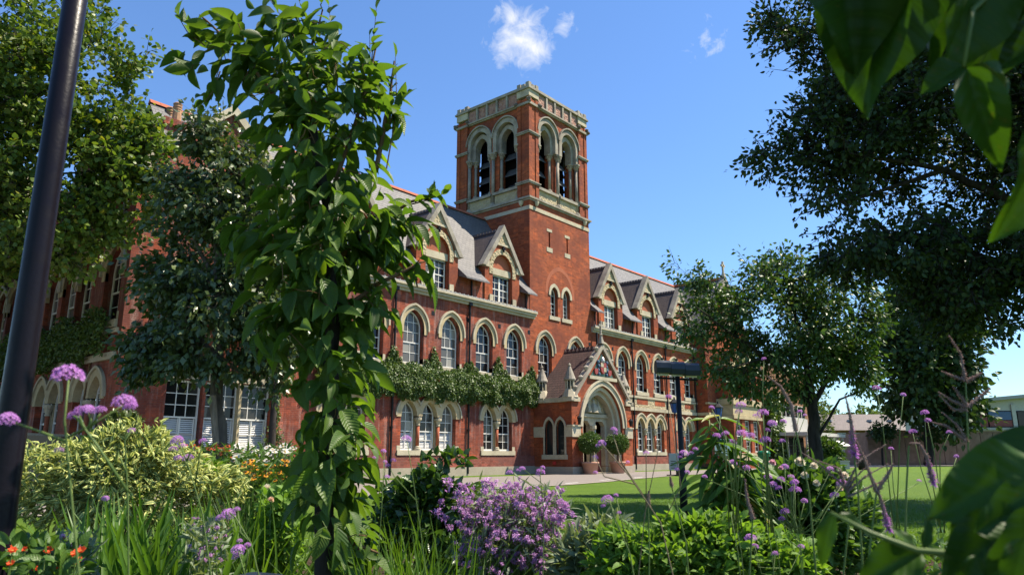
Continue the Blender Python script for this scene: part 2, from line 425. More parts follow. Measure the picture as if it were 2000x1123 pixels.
class MB:
    def __init__(s): s.v = []; s.f = []
    def add(s, verts, faces):
        k = len(s.v); s.v.extend(tuple(p) for p in verts); s.f.extend(tuple(i + k for i in f) for f in faces)
    def box(s, x0, x1, y0, y1, z0, z1):
        s.add([(x, y, z) for z in (z0, z1) for y in (y0, y1) for x in (x0, x1)],
              [(0, 2, 3, 1), (4, 5, 7, 6), (0, 1, 5, 4), (2, 6, 7, 3), (0, 4, 6, 2), (1, 3, 7, 5)])
    def fbox(s, fr, u0, u1, z0, z1, d0, d1):
        s.prism(fr, [(u0, z0), (u1, z0), (u1, z1), (u0, z1)], d0, d1)
    def prism(s, fr, poly, d0, d1):
        n = len(poly)
        vs = [fr(u, z, d0) for u, z in poly] + [fr(u, z, d1) for u, z in poly]
        fs = [tuple(range(n)), tuple(range(2 * n - 1, n - 1, -1))]
        fs += [(i, (i + 1) % n, n + (i + 1) % n, n + i) for i in range(n)]
        s.add(vs, fs)
    def holed(s, fr, outer, holes, d, reveal=0.0):
        polys = [outer] + holes
        pts = [p for q in polys for p in q]
        tri = tessellate_polygon([[Vector((u, z, 0)) for u, z in q] for q in polys])
        s.add([fr(u, z, d) for u, z in pts], tri)
        if reveal:
            for q in holes:
                n = len(q)
                s.add([fr(u, z, d) for u, z in q] + [fr(u, z, d - reveal) for u, z in q],
                      [(i, (i + 1) % n, n + (i + 1) % n, n + i) for i in range(n)])
    def ring(s, fr, pin, pout, d0, d1):
        n = len(pin)
        vs = [fr(u, z, d1) for u, z in pin] + [fr(u, z, d1) for u, z in pout] + [fr(u, z, d0) for u, z in pin] + [fr(u, z, d0) for u, z in pout]
        fs = []
        for i in range(n - 1):
            fs += [(i, i + 1, n + i + 1, n + i), (n + i, n + i + 1, 3 * n + i + 1, 3 * n + i), (i, 2 * n + i, 2 * n + i + 1, i + 1)]
        fs += [(0, n, 3 * n, 2 * n), (n - 1, 3 * n - 1, 4 * n - 1, 2 * n - 1)]
        s.add(vs, fs)
    def tube(s, pts, rad, n=6, cap=True):
        pts = [Vector(p) for p in pts]
        if not hasattr(rad, '__len__'): rad = [rad] * len(pts)
        k = len(s.v); prev = None
        for i, p in enumerate(pts):
            d = (pts[min(i + 1, len(pts) - 1)] - pts[max(i - 1, 0)])
            if d.length < 1e-9: d = Vector((0, 0, 1))
            d.normalize()
            a = prev if prev is not None else (Vector((1, 0, 0)) if abs(d.x) < 0.8 else Vector((0, 1, 0)))
            x = (a - d * a.dot(d))
            if x.length < 1e-6: x = Vector((0, 1, 0)) - d * d.y
            x.normalize(); y = d.cross(x); prev = x
            for j in range(n):
                w = 2 * math.pi * j / n
                s.v.append(tuple(p + (x * math.cos(w) + y * math.sin(w)) * rad[i]))
        for i in range(len(pts) - 1):
            for j in range(n):
                s.f.append((k + i * n + j, k + i * n + (j + 1) % n, k + (i + 1) * n + (j + 1) % n, k + (i + 1) * n + j))
        if cap:
            s.f.append(tuple(k + j for j in range(n - 1, -1, -1))); e = k + (len(pts) - 1) * n
            s.f.append(tuple(e + j for j in range(n)))
    def lathe(s, c, prof, n=12, a0=0.0):
        k = len(s.v)
        for r, z in prof:
            for j in range(n):
                w = a0 + 2 * math.pi * j / n
                s.v.append((c[0] + r * math.cos(w), c[1] + r * math.sin(w), c[2] + z))
        for i in range(len(prof) - 1):
            for j in range(n):
                s.f.append((k + i * n + j, k + i * n + (j + 1) % n, k + (i + 1) * n + (j + 1) % n, k + (i + 1) * n + j))
        s.f.append(tuple(k + j for j in range(n - 1, -1, -1))); e = k + (len(prof) - 1) * n
        s.f.append(tuple(e + j for j in range(n)))
    def mesh(s, name, mat, smooth=False):
        me = bpy.data.meshes.new(name); me.from_pydata(s.v, [], s.f)
        me.materials.append(M[mat])
        if smooth: me.polygons.foreach_set('use_smooth', [True] * len(me.polygons))
        me.update(); return me
    def build(s, name, mat, parent=None, smooth=False, local=False, loc=(0, 0, 0), rz=0.0):
        return newobj(name, s.mesh(name, mat, smooth), parent, loc, rz, local)

def _split(s, name, mat, parent=None):
    # one object for every separate piece
    par = list(range(len(s.v)))
    def find(i):
        while par[i] != i: par[i] = par[par[i]]; i = par[i]
        return i
    for f in s.f:
        for i in f[1:]: par[find(i)] = find(f[0])
    groups = {}
    for f in s.f: groups.setdefault(find(f[0]), []).append(f)
    out = []
    for fs in groups.values():
        ids = sorted({i for f in fs for i in f}); mp = {i: k for k, i in enumerate(ids)}
        q = MB(); q.v = [s.v[i] for i in ids]; q.f = [tuple(mp[i] for i in f) for f in fs]
        out.append(q.build(name, mat, parent))
    return out[0]
MB.split = _split

def frame(o, u, n):
    o, u, n = Vector(o), Vector(u), Vector(n)
    return lambda a, z, d=0.0: tuple(o + u * a + n * d + Vector((0, 0, z)))
def arch(cx, zs, a, r, n=9):
    if r <= a * 1.001:
        return [(cx - a * math.cos(math.pi * i / (2 * n)), zs + r * math.sin(math.pi * i / (2 * n))) for i in range(2 * n + 1)]
    R = (a * a + r * r) / (2 * a); th = math.asin(min(1, r / R))
    L = [(cx - a + R - R * math.cos(th * i / n), zs + R * math.sin(th * i / n)) for i in range(n + 1)]
    return L + [(2 * cx - u, z) for u, z in L[-2::-1]]
def opening(cx, z0, zs, a, r, n=9): return [(cx - a, z0)] + arch(cx, zs, a, r, n) + [(cx + a, z0)]
def legs(pts, dz): return [(pts[0][0], pts[0][1] - dz)] + pts + [(pts[-1][0], pts[-1][1] - dz)]
def clip(poly, cpoly):
    """Sutherland-Hodgman, cpoly convex"""
    ar = sum(cpoly[i][0] * cpoly[(i + 1) % len(cpoly)][1] - cpoly[(i + 1) % len(cpoly)][0] * cpoly[i][1] for i in range(len(cpoly)))
    if ar < 0: cpoly = cpoly[::-1]
    out = poly
    for i in range(len(cpoly)):
        a, b = cpoly[i], cpoly[(i + 1) % len(cpoly)]
        f = lambda p: (b[0] - a[0]) * (p[1] - a[1]) - (b[1] - a[1]) * (p[0] - a[0])
        inp, out = out, []
        for j in range(len(inp)):
            p, q = inp[j], inp[(j + 1) % len(inp)]
            fp, fq = f(p), f(q)
            if fp >= 0: out.append(p)
            if (fp >= 0) != (fq >= 0):
                w = fp / (fp - fq); out.append((p[0] + (q[0] - p[0]) * w, p[1] + (q[1] - p[1]) * w))
        if not out: return []
    res = []
    for p in out:
        if not res or abs(p[0] - res[-1][0]) + abs(p[1] - res[-1][1]) > 1e-4: res.append(p)
    return res if len(res) > 2 else []

random.seed(2)
# ================================================================== windows
WCACHE = {}
def win_meshes(key):
    if key in WCACHE: return WCACHE[key]
    a, h, r, up, lo, split, mull, shut = key
    fr = frame((0, 0, 0), (1, 0, 0), (0, -1, 0))
    fw = 0.06 if a > 0.4 else 0.045
    flat = r <= 0
    def outl(aa, hh, rr, z0): return [(-aa, z0), (-aa, hh), (aa, hh), (aa, z0)] if flat else opening(0, z0, hh, aa, rr, 7)
    po, pi = outl(a, h, r, 0.0), outl(a - fw, h - (fw if flat else 0), r - fw, fw * 1.5)
    m = MB(); m.ring(fr, pi, po, -0.06, 0.04); m.fbox(fr, -a, a, 0, fw * 1.5, -0.062, 0.06)
    zs = h * split
    tot = h if flat else h + r
    q = clip([(-a, zs - 0.028), (a, zs - 0.028), (a, zs + 0.028), (-a, zs + 0.028)], pi)
    if q: m.prism(fr, q, -0.03, 0.035)
    if mull: m.fbox(fr, -0.06, 0.06, fw, (h - fw) if flat else tot - fw, -0.05, 0.045)
    fm = m.mesh('window', 'white_paint')
    bars = MB(); panes = []; shm = None
    zt = tot - fw
    cells = []
    bw = 0.014
    for (c, rw, zlo, zhi, lower) in ((lo[0], lo[1], fw * 1.5, zs - 0.028, True), (up[0], up[1], zs + 0.028, zt, False)):
        if c == 0: continue
        xs = [(-a + fw) + (2 * a - 2 * fw) * i / c for i in range(c + 1)]
        zz = [zlo + (zhi - zlo) * i / rw for i in range(rw + 1)]
        for x in xs[1:-1]:
            if mull and abs(x) < 0.03: continue
            q = clip([(x - bw, zlo), (x + bw, zlo), (x + bw, zhi), (x - bw, zhi)], pi)
            if q: bars.prism(fr, q, -0.02, 0.018)
        for z in zz[1:-1]:
            q = clip([(-a, z - bw), (a, z - bw), (a, z + bw), (-a, z + bw)], pi)
            if q: bars.prism(fr, q, -0.018, 0.016)
        for i in range(c):
            for j in range(rw):
                q = clip([(xs[i] + .01, zz[j] + .01), (xs[i + 1] - .01, zz[j] + .01), (xs[i + 1] - .01, zz[j + 1] - .01), (xs[i] + .01, zz[j + 1] - .01)], pi)
                if q:
                    if lower and shut:
                        cells.append((xs[i], xs[i + 1], zz[j], zz[j + 1])); continue
                    p = MB(); p.prism(fr, q, -0.012, -0.004); panes.append(p.mesh('pane', 'glass'))
    if cells:
        s = MB()
        for (x0, x1, z0, z1) in cells:
            s.fbox(fr, x0 + .015, x0 + .06, z0 + .01, z1 - .01, -0.04, -0.015); s.fbox(fr, x1 - .06, x1 - .015, z0 + .01, z1 - .01, -0.04, -0.015)
            z = z0 + 0.03
            while z < z1 - 0.05:
                s.add([fr(x0 + .06, z, -0.02), fr(x1 - .06, z, -0.02), fr(x1 - .06, z + 0.05, -0.05), fr(x0 + .06, z + 0.05, -0.05)], [(0, 1, 2, 3)])
                z += 0.068
        shm = s.mesh('shutter', 'white_paint')
    back = MB(); back.prism(fr, [(u * 0.98, z) for u, z in po], -0.10, -0.09)  # near-black sheet painted as the unlit room behind the panes
    WCACHE[key] = (fm, bars.mesh('glazing_bars', 'white_paint') if bars.v else None, panes, shm, back.mesh('room_dark_back', 'dark_void'))
    return WCACHE[key]
def window(parent, fr, u, z, d, key, rz=0.0):
    fm, bm, panes, shm, bk = win_meshes(key)
    w = newobj('window', fm, parent, fr(u, z, d), rz)
    if bm: newobj('glazing_bars', bm, w, local=True)
    blind = random.random()
    for p in panes:
        o = newobj('pane', p, w, local=True)
        if (blind < .22) or (blind < .55 and sum(v.co.z for v in p.vertices) / len(p.vertices) > key[1] * key[5] + random.uniform(.0, .5)):
            o.material_slots[0].link = 'OBJECT'; o.material_slots[0].material = M['glass_blind']
    if shm: newobj('shutter', shm, w, local=True)
    newobj('room_dark_back', bk, w, local=True)
    return w
W_FIRST = (0.64, 1.78, 0.86, (3, 3), (2, 2), 0.60, False, False)
W_GF = (0.48, 1.62, 0.68, (2, 3), (2, 2), 0.56, False, False)
W_GFS = (0.48, 1.62, 0.68, (2, 3), (2, 2), 0.56, False, True)
W_DORM = (0.78, 1.62, 0, (4, 2), (4, 2), 0.5, True, False)
W_TOW = (0.36, 1.36, 0.5, (2, 2), (2, 3), 0.62, False, False)

# ================================================================== facade pieces
FR = frame((0, 27, 0), (1, 0, 0), (0, -1, 0))       # the entrance front, facing -Y
def arch_part(c, zs, a, r, ul, ur, n=14):
    pts = arch(c, zs, a, r, 24)
    q = []
    for i in range(len(pts) - 1):
        (u0, z0), (u1, z1) = pts[i], pts[i + 1]
        if u1 <= ul or u0 >= ur: continue
        if u0 < ul: z0 += (z1 - z0) * (ul - u0) / (u1 - u0); u0 = ul
        if u1 > ur: z1 = z0 + (z1 - z0) * (ur - u0) / (u1 - u0); u1 = ur
        if not q: q.append((u0, z0))
        q.append((u1, z1))
    L = [0]
    for i in range(1, len(q)): L.append(L[-1] + math.dist(q[i], q[i - 1]))
    out = []
    for k in range(n + 1):
        s = L[-1] * k / n; i = 1
        while i < len(q) - 1 and L[i] < s: i += 1
        w = (s - L[i - 1]) / max(L[i] - L[i - 1], 1e-9)
        out.append((q[i - 1][0] + (q[i][0] - q[i - 1][0]) * w, q[i - 1][1] + (q[i][1] - q[i - 1][1]) * w))
    return out

def first_floor_window(parent, fr, cu, rz=0.0, stone='stone', key=W_FIRST):
    m = MB()
    m.ring(fr, legs(arch(cu, 7.2, 0.68, 0.9), 0.3), legs(arch(cu, 7.2, 0.90, 1.12), 0.3), -0.10, 0.035)
    o = m.build('arch_surround', stone, parent)
    h = MB(); h.ring(fr, legs(arch(cu, 7.2, 0.902, 1.122), 0.12), legs(arch(cu, 7.2, 1.0, 1.23), 0.12), -0.05, 0.11)
    h.build('hood_mould', 'stone_pale', o)
    s = MB(); s.fbox(fr, cu - 0.82, cu + 0.82, 5.14, 5.40, -0.34, 0.10)
    for k in (-1, 1): s.fbox(fr, cu + k * 0.75 - 0.07, cu + k * 0.75 + 0.07, 5.40, 5.68, -0.34, 0.012)
    s.split('sill', 'stone_pale', o)
    window(parent, fr, cu, 5.40, -0.28, key, rz)
    return opening(cu, 5.38, 7.2, 0.68, 0.9)

def ground_group(parent, fr, cu, n, rz=0.0, shut=False, stone='stone', dense=True):
    sp, ai, ri, ao, ro, zs = 1.35, 0.5, 0.72, 0.80, 0.98, 2.88
    cs = [cu + (i - (n - 1) / 2) * sp for i in range(n)]
    lim = [(c - (sp / 2 if i else 9), c + (sp / 2 if i < n - 1 else 9)) for i, c in enumerate(cs)]
    env = []
    for c, (l, r) in zip(cs, lim): env += arch_part(c, zs, ao, ro, l, r)[(1 if env else 0):]
    low = []
    for c in cs[::-1]: low += arch(c, zs, ai, ri)[::-1]
    poly = [(env[0][0], zs - 0.06)] + env + [(env[-1][0], zs - 0.06), (cs[-1] + ai, zs - 0.06)] + low + [(cs[0] - ai, zs - 0.06)]
    m = MB(); k = len(poly)
    tri = tessellate_polygon([[Vector((u, z, 0)) for u, z in poly]])
    m.add([fr(u, z, 0.035) for u, z in poly], tri)
    m.add([fr(u, z, 0.035) for u, z in poly] + [fr(u, z, -0.32) for u, z in poly], [(i, (i + 1) % k, k + (i + 1) % k, k + i) for i in range(k)])
    o = m.build('arch_surround', stone, parent)
    h = MB()
    for c, (l, r) in zip(cs, lim):
        h.ring(fr, arch_part(c, zs, ao + .002, ro + .002, l, r), arch_part(c, zs, ao + 0.085, ro + 0.09, l, r), -0.03, 0.10)
    h.build('hood_mould', 'stone_pale', o)
    s = MB(); L, R = cs[0] - ai, cs[-1] + ai
    s.fbox(fr, L - 0.22, R + 0.22, 1.02, 1.25, -0.34, 0.07)
    s.fbox(fr, L - 0.22, L - 0.002, 1.25, 1.47, -0.30, 0.02); s.fbox(fr, R + 0.002, R + 0.22, 1.25, 1.47, -0.30, 0.02)
    s.split('sill', 'stone_pale', o)
    for c in cs: window(parent, fr, c, 1.25, -0.27, W_GFS if shut else W_GF, rz)
    for c in cs[:-1]:
        x = c + sp / 2
        q = MB(); q.fbox(fr, x - 0.15, x + 0.15, 1.25, zs - 0.06, -0.33, -0.20); q.build('mullion', stone, parent)
        p = fr(x, 0, -0.085)
        q = MB(); q.lathe((p[0], p[1], 0), [(0.085, 1.45), (0.085, 2.42)], 10)
        col = q.build('column', 'terracotta', parent, True)
        q = MB(); q.lathe((p[0], p[1], 0), [(0.10, 2.42), (0.115, 2.46), (0.09, 2.5), (0.15, 2.68), (0.185, 2.7), (0.185, 2.82)], 10, 0.3); q.build('capital', 'stone_pale', col)
        q = MB(); q.lathe((p[0], p[1], 0), [(0.16, 1.25), (0.16, 1.34), (0.13, 1.37), (0.13, 1.42), (0.09, 1.46)], 10); q.build('base', 'stone_pale', col)
    hole = [(L, 1.24)]
    for c in cs: hole += arch(c, zs, ai + .004, ri + .004)
    hole.append((R, 1.24))
    return hole

def dormer(parent, fr, cu, rz=0.0, stone='stone'):
    w = MB()
    w.holed(fr, [(cu - 1.5, 9.31), (cu + 1.5, 9.31), (cu + 1.5, 11.5), (cu, 13.8), (cu - 1.5, 11.5)], [opening(cu, 9.42, 11.4, 0.85, 0.9)], 0.06, 0.42)
    for k in (-1, 1):
        w.add([fr(cu + k * 1.5, 9.31, .06), fr(cu + k * 1.5, 11.5, .06), fr(cu + k * 1.5, 11.5, -2.0), fr(cu + k * 1.5, 9.31, -2.0)], [(0, 1, 2, 3)])
    o = w.build('dormer_gable', 'brick_bright', parent)
    c = MB()
    for k in (-1, 1): c.prism(fr, [(cu + k * 1.80, 11.40), (cu + k * 1.50, 11.40), (cu, 13.66), (cu, 14.10)], -0.22, 0.20)
    c.split('coping', 'stone_grey', o)
    c = MB()
    for k in (-1, 1): c.fbox(fr, cu + k * 1.36 - 0.18, cu + k * 1.36 + 0.18, 11.36, 11.72, -0.1, 0.13)
    c.split('kneeler', 'stone_pale', o)
    c = MB(); c.prism(fr, [(cu - 0.5, 12.92), (cu + 0.5, 12.92), (cu, 13.68)], 0.0, 0.10); c.build('apex_stone', 'stone_carved', o)
    c = MB(); c.fbox(fr, cu - 0.60, cu + 0.60, 12.80, 12.918, 0.0, 0.14); c.build('ledge', 'stone_pale', o)
    c = MB(); c.ring(fr, legs(arch(cu, 11.4, 0.852, 0.902), 0.38), legs(arch(cu, 11.4, 1.14, 1.22), 0.38), -0.1, 0.095); c.build('arch_surround', 'stone_carved', o)
    c = MB(); c.fbox(fr, cu - 0.85, cu + 0.85, 11.06, 11.44, -0.34, -0.06); c.build('lintel', 'stone_pale', o)
    c = MB(); pp = arch(cu, 11.4, 0.85, 0.9); c.prism(fr, [(cu - .85, 11.44)] + pp[1:-1] + [(cu + .85, 11.44)], -0.30, -0.12); c.build('tympanum', 'terracotta', o)
    c = MB(); c.fbox(fr, cu - 0.95, cu + 0.95, 9.32, 9.44, -0.3, 0.20)
    for k in (-1, 1): c.fbox(fr, cu + k * 1.0 - 0.15, cu + k * 1.0 + 0.15, 9.32, 9.80, -0.02, 0.13)
    c.split('sill', 'stone_pale', o)
    c = MB(); c.fbox(fr, cu - .03, cu + .03, 12.45, 12.78, .08, .2); c.fbox(fr, cu - .12, cu + .12, 12.6, 12.68, .08, .2); c.build('iron_bracket', 'iron_black', o)
    for k in (-1, 1):
        r = MB(); r.add([fr(cu + k * 1.78, 11.36, -.2), fr(cu, 13.80, -.2), fr(cu, 13.80, -2.6), fr(cu + k * 1.78, 11.36, -2.6),
                         fr(cu + k * 1.74, 11.28, -.2), fr(cu, 13.70, -.2)], [(0, 1, 2, 3), (0, 4, 5, 1)])
        r.build('dormer_roof', 'dormer_tile', o)
    r = MB()
    for i in range(9): r.prism(fr, [(cu - 0.1, 13.74), (cu, 13.95), (cu + 0.1, 13.74)], -.24 - i * .24, -.24 - i * .24 - .20)
    r.build('ridge_tiles', 'dormer_tile', o)
    window(parent, fr, cu, 9.44, -0.24, W_DORM, rz)

def downpipe(parent, fr, u, z0, z1, off=0.09):
    m = MB(); m.tube([fr(u, z0, off), fr(u, z1, off)], 0.055, 8)
    z = z0 + 0.6
    while z < z1: m.lathe((fr(u, 0, off)[0], fr(u, 0, off)[1], z), [(0.075, 0), (0.075, 0.09)], 8); z += 1.55
    o = m.build('downpipe', 'iron_black', parent)
    h = MB(); h.fbox(fr, u - 0.11, u + 0.11, z1 - .02, z1 + 0.25, 0.02, 0.2); h.build('rainwater_head', 'iron_black', o)

def range_wall(parent, fr, u0, u1, holes, brick, band=True):
    w = MB(); w.holed(fr, [(u0, 0.98), (u1, 0.98), (u1, 9.05), (u0, 9.05)], holes, 0.0, 0.36)
    w.build('wall', brick, parent)
    w = MB(); w.fbox(fr, u0, u1, 0.43, 0.979, -0.3, 0.03); w.build('brick_plinth', 'brick_plinth', parent)
    w = MB(); w.fbox(fr, u0, u1, -0.2, 0.43, -0.3, 0.08); w.build('plinth', 'plinth_stone', parent)
def cornice(parent, fr, u0, u1):
    c = MB(); c.prism_along = None
    c.fbox(fr, u0, u1, 8.93, 9.06, -0.05, 0.12); c.fbox(fr, u0, u1, 9.061, 9.20, -0.05, 0.24); c.fbox(fr, u0, u1, 9.201, 9.30, -0.05, 0.34)
    o = c.build('cornice', 'stone_pale', parent)
    g = MB(); g.fbox(fr, u0, u1, 9.302, 9.36, 0.18, 0.32); x = u0
    while x < u1: g.fbox(fr, x, x + 0.06, 9.30, 9.40, 0.17, 0.33); x += 0.32
    g.build('gutter', 'lead', o)
def attic(parent, fr, u0, u1):
    w = MB(); w.fbox(fr, u0, u1, 9.301, 10.6, -0.3, -0.03); w.build('attic_wall', 'brick_front', parent)

# ================================================================== main range
school = thing('school_building', (24, 30, 0), 'long red-brick school range with arched windows, gabled dormers and grey slate roof', 'building')
holesL = [first_floor_window(school, FR, u) for u in (18.95, 21.65, 24.24, 26.83, 29.42, 31.95)]
holesL += [ground_group(school, FR, 20.3, 2), ground_group(school, FR, 25.44, 3, shut=True), ground_group(school, FR, 30.58, 2)]
range_wall(school, FR, 15.9, 33.42, holesL, 'brick_front')
holesR = [first_floor_window(school, FR, u) for u in (41.25, 43.62, 46.06, 48.5, 50.9, 53.2)]
holesR += [ground_group(school, FR, 47.1, 3), ground_group(school, FR, 52.2, 2)]
range_wall(school, FR, 39.82, 54.4, holesR, 'brick_bright')
b = MB(); b.fbox(FR, 39.83, 54.4, 4.07, 4.30, -0.1, 0.12); b.fbox(FR, 39.83, 54.4, 4.95, 5.10, -0.1, 0.09); b.split('string_course', 'stone_pale', school)
b = MB(); b.fbox(FR, 39.83, 54.4, 4.301, 4.949, -0.1, 0.03); b.build('stone_band', 'stone_carved', school)
for x in (41.2, 43.6, 46.0, 48.5, 50.9, 53.1):
    b = MB(); b.fbox(FR, x - 0.75, x + 0.75, 4.52, 4.90, 0.0, 0.036); b.build('brick_panel', 'brick_bright', school)
cornice(school, FR, 15.9, 33.75); cornice(school, FR, 39.84, 54.4)
for a0, a1 in ((15.9, 19.0), (22.0, 24.2), (27.2, 29.35), (32.35, 33.42), (39.84, 40.7), (43.7, 45.7), (48.7, 50.8), (53.8, 54.4)): attic(school, FR, a0, a1)
for x in (20.5, 25.70, 30.85, 42.2, 47.2, 52.3): dormer(school, FR, x)
for x, z1 in ((22.95, 8.9), (28.15, 8.9), (44.75, 8.9), (49.55, 8.9), (54.2, 8.9)): downpipe(school, FR, x, 0.1, z1)
for x, z in ((28.3, 9.4), (33.0, 9.4), (40.25, 9.4), (45.0, 9.4), (49.8, 9.4)):
    m = MB(); m.tube([FR(x, z, 0.05), FR(x, 10.3, 0.05)], 0.05, 8); m.build('downpipe', 'iron_black', school)
for x in (25.52, 28.1, 30.66, 33.3, 39.6, 42.35, 44.85, 47.3, 49.7):
    m = MB(); m.fbox(FR, x - .11, x + .11, 8.0, 8.22, 0.0, 0.012); m.build('air_brick', 'iron_black', school)
def roof(parent, x0, x1, dorm, xr1=None):
    xr0 = x0; xr1 = x1 if xr1 is None else xr1
    m = MB()
    m.add([(x1, 27.15, 10.92), (x0, 27.15, 10.92), (xr1, 30.7, 15.85), (xr0, 30.7, 15.85), (x1, 34.6, 10.5), (x0, 34.6, 10.5)], [(1, 0, 2, 3), (3, 2, 4, 5)])
    o = m.build('roof', 'slate', parent)
    e = [x0] + [v for d in dorm for v in (d - 1.66, d + 1.66)] + [x1]
    for i in range(0, len(e), 2):
        a0, a1 = e[i], e[i + 1]
        m = MB()
        m.add([(a0, 26.42, 10.30), (a1, 26.42, 10.30), (a1, 27.15, 10.925), (a0, 27.15, 10.925), (a0, 26.42, 10.22), (a1, 26.42, 10.22), (a0, 27.3, 10.5), (a1, 27.3, 10.5)],
              [(0, 1, 2, 3), (0, 4, 5, 1), (4, 6, 7, 5), (0, 3, 6, 4), (1, 5, 7, 2)])
        m.build('eaves', 'slate', o)
    r = MB(); x = xr0
    while x < xr1 - 0.1:
        e = min(x + 0.44, xr1)
        r.add([(x, 30.55, 15.78), (x, 30.7, 15.98), (x, 30.85, 15.78), (e, 30.55, 15.78), (e, 30.7, 15.98), (e, 30.85, 15.78)], [(0, 1, 4, 3), (1, 2, 5, 4), (0, 2, 1), (3, 4, 5)])
        x += 0.45
    tag(r.build('ridge_tiles', 'terracotta', parent), kind='stuff')
roof(school, 12.0, 33.42, (20.5, 25.70, 30.85)); roof(school, 39.82, 57.6, (42.2, 47.2, 52.3), xr1=58.8)
m = MB(); m.box(15.9, 54.4, 34.0, 34.35, 0, 10.5); m.build('rear_wall', 'brick_front', school)

# ================================================================== tower
TX, TY, TH = 36.62, 30.2, 3.2
tower = thing('bell_tower', (TX, TY, 0), 'square red-brick bell tower with stone arched belfry and carved parapet', 'tower')
tf = [frame((TX, TY - TH, 0), (1, 0, 0), (0, -1, 0)), frame((TX - TH, TY, 0), (0, -1, 0), (-1, 0, 0)),
      frame((TX, TY + TH, 0), (-1, 0, 0), (0, 1, 0)), frame((TX + TH, TY, 0), (0, 1, 0), (1, 0, 0))]
TRZ = [0, -math.pi / 2, math.pi, math.pi / 2]
f0 = tf[0]
hs = [first_floor_window(tower, f0, 34.83 - TX), first_floor_window(tower, f0, 38.0 - TX)]
for cu in (35.82 - TX, 37.1 - TX):
    m = MB(); m.ring(f0, legs(arch(cu, 10.77, 0.375, 0.5), 0.08), legs(arch(cu, 10.77, 0.57, 0.72), 0.08), -0.1, 0.05); o = m.build('arch_surround', 'stone_pale', tower)
    m = MB(); m.fbox(f0, cu - 0.54, cu + 0.54, 9.16, 9.40, -0.3, 0.06); m.build('sill', 'stone_pale', o)
    window(tower, f0, cu, 9.40, -0.26, W_TOW); hs.append(opening(cu, 9.38, 10.77, 0.375, 0.5))
m = MB(); m.ring(f0, legs(arch(-0.16, 10.95, 1.28, 1.45), 0.2), legs(arch(-0.16, 10.95, 1.52, 1.72), 0.2), -0.02, 0.006); m.build('relieving_arch', 'terracotta', tower)
for cu in (35.4 - TX, 37.3 - TX):
    hs.append([(cu - .075, 13.74), (cu - .075, 14.77), (cu + .075, 14.77), (cu + .075, 13.74)])
    m = MB(); m.fbox(f0, cu - 0.27, cu + 0.27, 14.772, 14.95, -0.1, 0.02); m.fbox(f0, cu - 0.30, cu + 0.30, 13.45, 13.738, -0.1, 0.02); m.split('slit_stone', 'stone_pale', tower)
    m = MB(); m.fbox(f0, cu - 0.09, cu + 0.09, 13.7, 14.8, -0.4, -0.3); m.build('slit_dark_back', 'dark_void', tower)  # near-black sheet gives the slit its dark inside
for k in range(4):
    m = MB()
    if k == 0: m.holed(f0, [(-TH, 0.98), (TH, 0.98), (TH, 16.4), (-TH, 16.4)], hs, 0.0, 0.36)
    else: m.add([tf[k](-TH, 0, 0), tf[k](TH, 0, 0), tf[k](TH, 16.4, 0), tf[k](-TH, 16.4, 0)], [(0, 1, 2, 3)])
    m.build('wall', 'brick_bright', tower)
m = MB(); m.fbox(f0, -TH, TH, 0.43, 0.979, -0.3, 0.03); m.build('brick_plinth', 'brick_plinth', tower)
m = MB(); m.fbox(f0, -TH, TH, -0.2, 0.43, -0.3, 0.08); m.build('plinth', 'plinth_stone', tower)
m = MB(); m.box(TX - TH - .035, TX + TH + .035, TY - TH - .035, TY + TH + .035, 15.80, 16.04); m.build('white_band', 'stone_pale', tower)
m = MB()
for (z0, z1, o_) in ((16.40, 16.50, 0.06), (16.501, 16.62, 0.16)): m.box(TX - TH - o_, TX + TH + o_, TY - TH - o_, TY + TH + o_, z0, z1)
m.build('string_course', 'stone_grey', tower)
PW = 0.98
